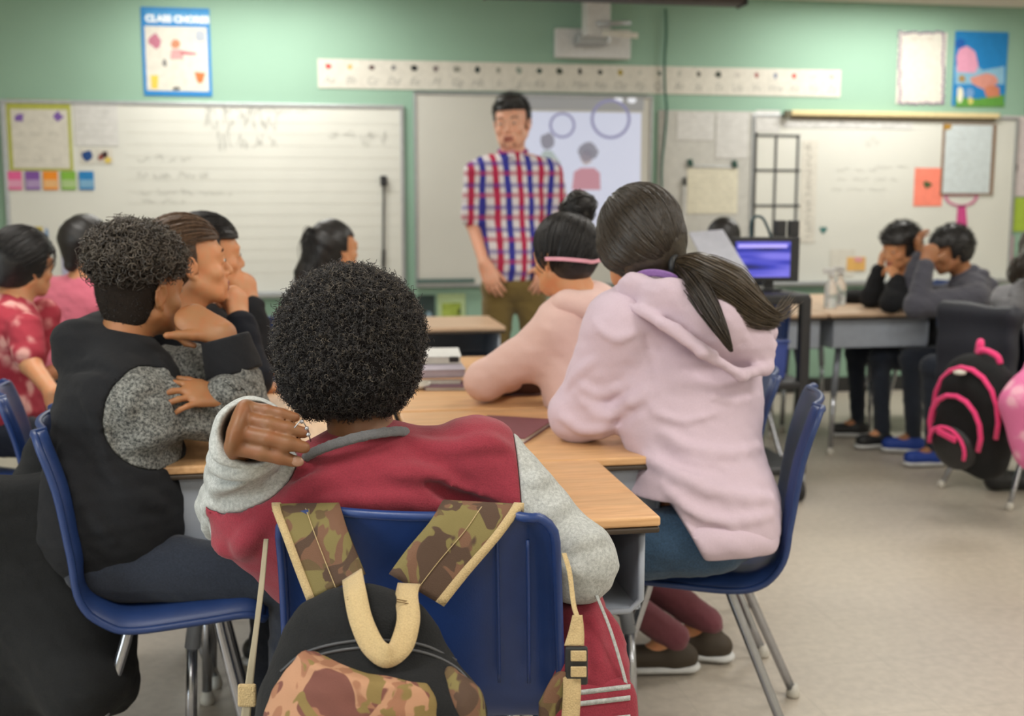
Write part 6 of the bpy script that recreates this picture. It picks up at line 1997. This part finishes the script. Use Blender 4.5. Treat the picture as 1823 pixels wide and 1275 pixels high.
def mbx(x0_, y0_, z0_, x1_, y1_, z1_, name, m_, par, bev=.004):
    c = Mn((x0_ + x1_) / 2, (y0_ + y1_) / 2, (z0_ + z1_) / 2)
    return MB().obox(c, Rm[:, 0] * abs(x1_ - x0_) / 2, Rm[:, 1] * abs(y1_ - y0_) / 2, np.array([0, 0, abs(z1_ - z0_) / 2])).build(name, m_, par, bevel=bev)
mbx(-.125, -.012, .925, .165, .012, 1.115, 'case', M['black'], mn)
scrm = N('screen_glow'); 
r_ = scrm.ramp(scrm.noise(9, 2, scrm.co((.25, .25, 3))), [(.38, lin((20, 26, 90))), (.5, lin((52, 60, 190))), (.62, lin((126, 120, 232)))])
scrm.base((.01, .01, .03)); scrm.l(r_, scrm.b.inputs['Emission Color']); scrm.b.inputs['Emission Strength'].default_value = .9
mbx(-.085, .0125, .945, .150, .0135, 1.095, 'screen', scrm.m, mn, 0)
mbx(-.07, .014, 1.070, .14, .0145, 1.084, 'screen_bar', lit('screen_lilac', (170, 160, 240), .9), mn, 0)
mbx(-.05, -.02, .887, .05, .03, .895, 'stand', M['black'], mn, .002); mbx(-.02, -.01, .893, .02, .0, .93, 'neck', M['black'], mn, .002)
# laptop with its silver lid tilted back
lo_ = P(1265, 498, 4.62); lo_[2] = .885
lp = thing('laptop', 'open laptop with a tilted silver lid on the black cart left of the monitor', 'laptop', lo_)
q4 = [P(1226, 413, 4.66), P(1287, 408, 4.70), P(1345, 503, 4.52), P(1275, 508, 4.50)]
MB().prism(q4, nz(np.cross(q4[1] - q4[0], q4[3] - q4[0])) * .008).build('lid', mat('silver_lid', (168, 170, 180), .35, .3), lp, bevel=.003)
b0, b1 = q4[3], q4[2]; b0 = np.array([b0[0], b0[1], .888]); b1 = np.array([b1[0], b1[1], .888]); e_ = nz(np.cross(b1 - b0, [0, 0, 1])) * -.20
MB().prism([b0, b1, b1 + e_, b0 + e_], (0, 0, .012)).build('base', mat('silver_base', (150, 150, 156), .4, .3), lp, bevel=.003)
# looped headset cable and two small speakers
cb = tag(MB().tube(spline([P(1338, 428, 4.86), P(1337, 398, 4.86), P(1345, 386, 4.86), P(1357, 388, 4.86), P(1366, 404, 4.86), P(1374, 426, 4.86)], 6), .006, 8).build('headset', mat('dark_teal_plastic', (36, 66, 74), .5), None, True), 'dark teal headband loop resting on top of the monitor', 'headset')
for (x, y, lab) in ((1389, 405, 'small black speaker with a white disc standing on the monitor'), (1412, 412, 'second small black speaker at the right end of the monitor top')):
    c = P(x, y, 4.82); c[2] = 1.115 + .035
    t = thing('small_speaker', lab, 'speaker', c)
    MB().obox(c, Rm[:, 0] * .022, Rm[:, 1] * .02, np.array([0, 0, .035])).build('case', M['black'], t, bevel=.004)
    MB().lathe(c + Rm[:, 1] * .019, [(.003, 0), (.014, .001), (.014, .004), (.003, .005)], 16, axis=1).build('white_disc', M['white_plastic'], t, True)
# bin and cables on the cart's middle shelf
bn = thing('storage_bin', 'blue plastic bin on the middle shelf of the black cart', 'bin', (1.90, 4.5, .52))
MB().prism([(1.80, 4.42, .52), (1.95, 4.42, .52), (1.965, 4.42, .68), (1.785, 4.42, .68)], (0, .22, 0)).build('bin_body', mat('blue_bin', (52, 70, 140), .5), bn, bevel=.006)
MB().tube([(1.785, 4.42, .68), (1.965, 4.42, .68), (1.965, 4.64, .68), (1.785, 4.64, .68)], .006, 8, True).build('bin_rim', mat('blue_bin_rim', (70, 90, 160), .5), bn, True)
mb = MB(); r2 = random.Random(3)
tag(mb.tube(spline([(1.66 + r2.uniform(-.08, .12), 4.50 + r2.uniform(-.1, .1), .528 + .025 * abs(math.sin(i))) for i in range(14)], 5), .006, 8).build('coiled_cable', mat('pale_green_cable', (150, 186, 172), .5), None, True), 'pale coiled cable on the middle shelf of the black cart', 'cable')

# ---------------------------------------------------------------- small things on desks
def book(name, label, px, z, w, d, h, yaw, m, pm=None, cat='book'):
    c = onZ(px[0], px[1], z); R = rotm(yaw)
    t = thing(name, label, cat, (c[0], c[1], z))
    cc_ = np.array([c[0], c[1], z + h / 2 + .0005])
    MB().obox(cc_, R[:, 0] * (w / 2 - .003), R[:, 1] * (d / 2 - .003), np.array([0, 0, h / 2 - .0016])).build('pages', pm or M['paper'], t)
    for s_ in (-1, 1):
        MB().obox(cc_ + np.array([0, 0, s_ * (h / 2 - .0008)]), R[:, 0] * w / 2, R[:, 1] * d / 2, np.array([0, 0, .0008])).build('cover', m, t)
    MB().obox(cc_ - R[:, 0] * (w / 2), R[:, 0] * .0012, R[:, 1] * d / 2, np.array([0, 0, h / 2])).build('spine', m, t)
    return t
book('book', 'tan covered book at the bottom of the stack on the far desk', (752, 678, .72)[:2], .72, .24, .26, .024, 8, mat('tan_cover', (176, 140, 112), .6))
book('book', 'grey-lilac covered book in the middle of the stack on the far desk', (756, 662), .7455, .23, .24, .022, 2, mat('grey_lilac_cover', (168, 160, 172), .6), mat('lilac_pages', (176, 166, 176), .8))
book('notebook', 'white notebook with a black clip on top of the stack on the far desk', (762, 640), .769, .20, .22, .022, 5, M['paper2'], None, 'notebook')
c = onZ(808, 640, .792); tag(MB().obox(c, (.014, 0, 0), (0, .010, 0), (0, 0, .008)).build('binder_clip', M['black'], None, bevel=.003), 'black clip on the white notebook of the far stack', 'clip')
book('tablet', 'dark plum tablet lying beside the pale pink elbow', (812, 690), .72, .18, .12, .010, 8, mat('plum_cover', (96, 62, 76), .5), None, 'tablet')
book('notebook', 'maroon notebook lying just beyond the maroon shoulder', (900, 768), .72, .17, .24, .012, 28, mat('maroon_cover', (110, 52, 62), .5), None, 'notebook')
c = onZ(742, 692, .72)
t = thing('paper_bowl', 'small white dish on the desk beyond the maroon-jacketed child', 'dish', c)
MB().lathe(c, [(.026, .001), (.034, .004), (.042, .018), (.040, .018), (.032, .006), (.002, .004)], 24).build('dish', M['paper'], t, True)
c = onZ(918, 702, .72)
t = thing('pencil_case', 'dark brown pencil case under the pale pink forearm', 'pencil case', c)
S = SDF(); S.box(c + [0, 0, .028], (.085, .035, .026), rotm(5), .02, .01); S.disp(lambda p_: .002 * wav(p_, 60)); S.mesh(.005, 'case_body', mat('dark_brown_cloth', (74, 54, 50), .8), t)
MB().tube([c + [-.07, -.030, .046], c + [.07, -.038, .046]], .0018, 6).build('zip', M['alu'], t)
glass = N('clear_plastic'); glass.base((.92, .95, .96)); glass.set(Roughness=.12); glass.b.inputs['Transmission Weight'].default_value = .75; glass.b.inputs['IOR'].default_value = 1.3
for i, (x, y, lab) in enumerate(((1478, 548, 'clear spray bottle on the far table nearest the cart'), (1494, 543, 'second clear spray bottle behind the first on the far table'))):
    c = onZ(x, y, .72); t = thing('spray_bottle', lab, 'bottle', c)
    MB().lathe(c, [(.030, .0005), (.034, .006), (.034, .10), (.026, .125), (.013, .145), (.012, .16)], 20).build('bottle_body', glass.m, t, True)
    MB().lathe(c + [0, 0, .155], [(.015, 0), (.016, .02), (.010, .03)], 14).build('collar', M['white_plastic'], t, True)
    MB().box(tuple(c + [-.045, -.010, .178]), tuple(c + [.018, .010, .205])).build('spray_head', M['white_plastic'], t, bevel=.004)
c = onZ(1528, 541, .72); S = SDF(); S.ell(c + [0, 0.05, .035], np.array([.09, .06, .038]), None, .02); S.half(c + [0, 0, .002], (0, 0, -1)); S.disp(lambda p_: .004 * wav(p_, 40))
tag(S.mesh(.005, 'dark_pouch', M['canvas'], None), 'dark soft pouch lying on the far table left of the children', 'pouch')
# ---------------------------------------------------------------- camouflage backpack hanging on the foreground chair
bo = P(660, 1320, 1.53)
bk = thing('backpack', 'camouflage and black backpack with tan webbing hanging on the foreground chair', 'backpack', bo)
Rk = rotm(14 + 180, -6, 3)
def K_(x, y, z): return bo + Rk @ np.array([x, y, z])
S = SDF()
S.box(K_(0, .0, -.08), (.160, .070, .18), Rk, .07, .02)
S.ell(K_(.012, -.015, .10), np.array([.122, .062, .115]), Rk, .05)
S.ell(K_(0, .045, -.05), np.array([.146, .058, .17]), Rk, .04)
S.disp(lambda p_: .003 * wav(p_, 26) + .0015 * wav(p_, 70, 3))
bb = S.mesh(.005, 'bag_body', M['canvas'], bk, 2)
hb1 = hitfn(bb)
pts = [(500, 1196), (540, 1164), (600, 1146), (670, 1140), (750, 1148), (812, 1176), (850, 1222), (872, 1290)]
S = SDF(); S.ell(K_(.010, .062, -.030), np.array([.132, .058, .200]), Rk, .01)
S.half(P(560, 1178, 1.45), nz(UP + RT * .22)); S.half(P(790, 1190, 1.45), nz(UP + RT * 1.3)); S.disp(lambda p_: .003 * wav(p_, 30) + .002 * wav(p_, 80, 3))
fp = S.mesh(.005, 'front_panel', M['camo2'], bk, 2)
S = SDF(); S.chain([hb1(800, 1205, -.008), hb1(825, 1250, -.012), hb1(840, 1330, -.012)], [.012, .022, .026], .02); S.disp(lambda p_: .002 * wav(p_, 60)); S.mesh(.005, 'side_panel', M['camo'], bk)
for dy in (0, 13):
    q_ = [hb1(x, y + dy, .001) for x, y in pts]
    q_ = [z_ for z_ in q_ if z_ is not None]
    MB().tube(spline(q_, 6), .0022, 8).build('zip', mat('dark_zip', (72, 73, 76), .45), bk, True)
for x in range(520, 830, 7): pass
# shoulder straps: padded, folded over the chair top
def strap(px_l, px_r, deps, nm='shoulder_strap', bind=None, bw=.006):
    L_ = [P(x, y, d) for (x, y), d in zip(px_l, deps)]; R_2 = [P(x, y, d) for (x, y), d in zip(px_r, deps)]
    ctr = [(a + b) / 2 for a, b in zip(L_, R_2)]; wid = [(b - a) / 2 for a, b in zip(L_, R_2)]
    o = ribbon(ctr, wid, .009, nm, M['camo'], bk, 6, 6)
    E_ = R_2 if bind == 'R' else L_; O_ = L_ if bind == 'R' else R_2
    c2 = [e + nz(o2 - e) * bw for e, o2 in zip(E_, O_)]
    ribbon(c2, [nz(o2 - e) * bw for e, o2 in zip(E_, O_)], .013, 'tan_binding', M['tan'], o, 6, 2)
    ribbon([c + nz(np.cross(wid[0], [0, 0, 1])) * 0 - FW * .0055 for c in ctr], [w_ * .012 for w_ in wid], .0012, 'stitching', M['tan'], o, 6, 1)
    return o
strap([(500, 925), (484, 903), (505, 958), (530, 1024), (548, 1070)], [(598, 925), (604, 900), (618, 942), (635, 985), (650, 1022)], [1.695, 1.655, 1.635, 1.625, 1.615], bind='L')
strap([(800, 925), (790, 895), (765, 930), (726, 976), (692, 1022)], [(920, 935), (932, 903), (892, 957), (838, 1020), (790, 1080)], [1.690, 1.645, 1.622, 1.612, 1.60], bind='R', bw=.007)
# carrying loop of tan webbing
def lp_(x, y, off, dmax):
    h_ = hb1(x, y, off)
    return P(x, y, dmax) if h_ is None else P(x, y, min(dmax, (h_ - CAM) @ FW))
pl = [lp_(627, 1024, .012, 1.55), lp_(632, 1055, .012, 1.545), lp_(643, 1105, .012, 1.545), lp_(664, 1150, .020, 1.54), lp_(690, 1168, .024, 1.52), lp_(714, 1150, .020, 1.54), lp_(727, 1105, .012, 1.545), lp_(724, 1062, .012, 1.545), lp_(728, 1040, .012, 1.55)]
tv = [nz(b - a) for a, b in zip([pl[0]] + pl[:-1], pl[1:] + [pl[-1]])]
ribbon(pl, [nz(np.cross(-FW, t_)) * -.0155 for t_ in tv], .0028, 'carry_loop', M['tan'], bk, 6, 3)
for (x, y, dx) in ((634, 1062, 2), (722, 1070, -3)):
    for k_ in range(2):
        MB().tube([lp_(x - 16, y + 4 * k_ + dx, .009, 1.575), lp_(x + 15, y + 4 * k_ - dx, .009, 1.575)], .0008, 5).build('stitching', mat('brown_thread', (116, 92, 58), .8), bk)
# lower adjusting webbing and its buckle on the right, thin webbing on the left
ribbon([P(1004, 985, 1.645), P(1014, 1020, 1.625), P(1021, 1075, 1.60), P(1028, 1100, 1.585)], [RT * .0035] * 4, .002, 'thin_webbing', M['tan'], bk)
ribbon([P(1028, 1095, 1.585), P(1026, 1125, 1.58), P(1022, 1150, 1.575)], [RT * .007, RT * .011, RT * .014], .0025, 'webbing', M['tan'], bk)
ribbon([P(1018, 1205, 1.572), P(1018, 1240, 1.565), P(1014, 1300, 1.56)], [RT * .0125] * 3, .0025, 'webbing', M['tan'], bk)
bu = MB().obox(P(1026, 1185, 1.574), RT * .016, UP * .027, FW * .004).build('buckle', M['black'], bk, bevel=.003)
for y in (1168, 1196): MB().obox(P(1030, y, 1.566), RT * .011, UP * .007, FW * .003).build('buckle_webbing', M['tan'], bu, bevel=.001)
ribbon([P(1020, 1225, 1.575), P(990, 1235, 1.57), P(960, 1290, 1.56)], [UP * .02, UP * .028, UP * .03], .004, 'side_flap', M['camo'], bk)
ribbon([P(474, 960, 1.665), P(466, 1040, 1.63), P(455, 1130, 1.60), P(446, 1200, 1.585), P(436, 1290, 1.58)], [RT * .0035, RT * .004, RT * .0040, RT * .0055, RT * .007], .002, 'thin_webbing', mat('grey_tan_webbing', (150, 140, 118), .8), bk)
MB().obox(P(440, 1238, 1.582), RT * .013, UP * .016, FW * .004).build('buckle', M['tan'], bk, bevel=.003)
# raised ribs and plate on the chair's back
for x0_, x1_ in ((-.155, -.165), (.165, .155), (.120, .118)):
    pts = [WA(-x0_ * 0 + x0_, y, z) for y, z in ((-.278, .765), (-.270, .70), (-.255, .60), (-.243, .53))]
    MB().tube(spline(pts, 4), .0028, 8).build('moulded_rib', M['blue'], chA, True)
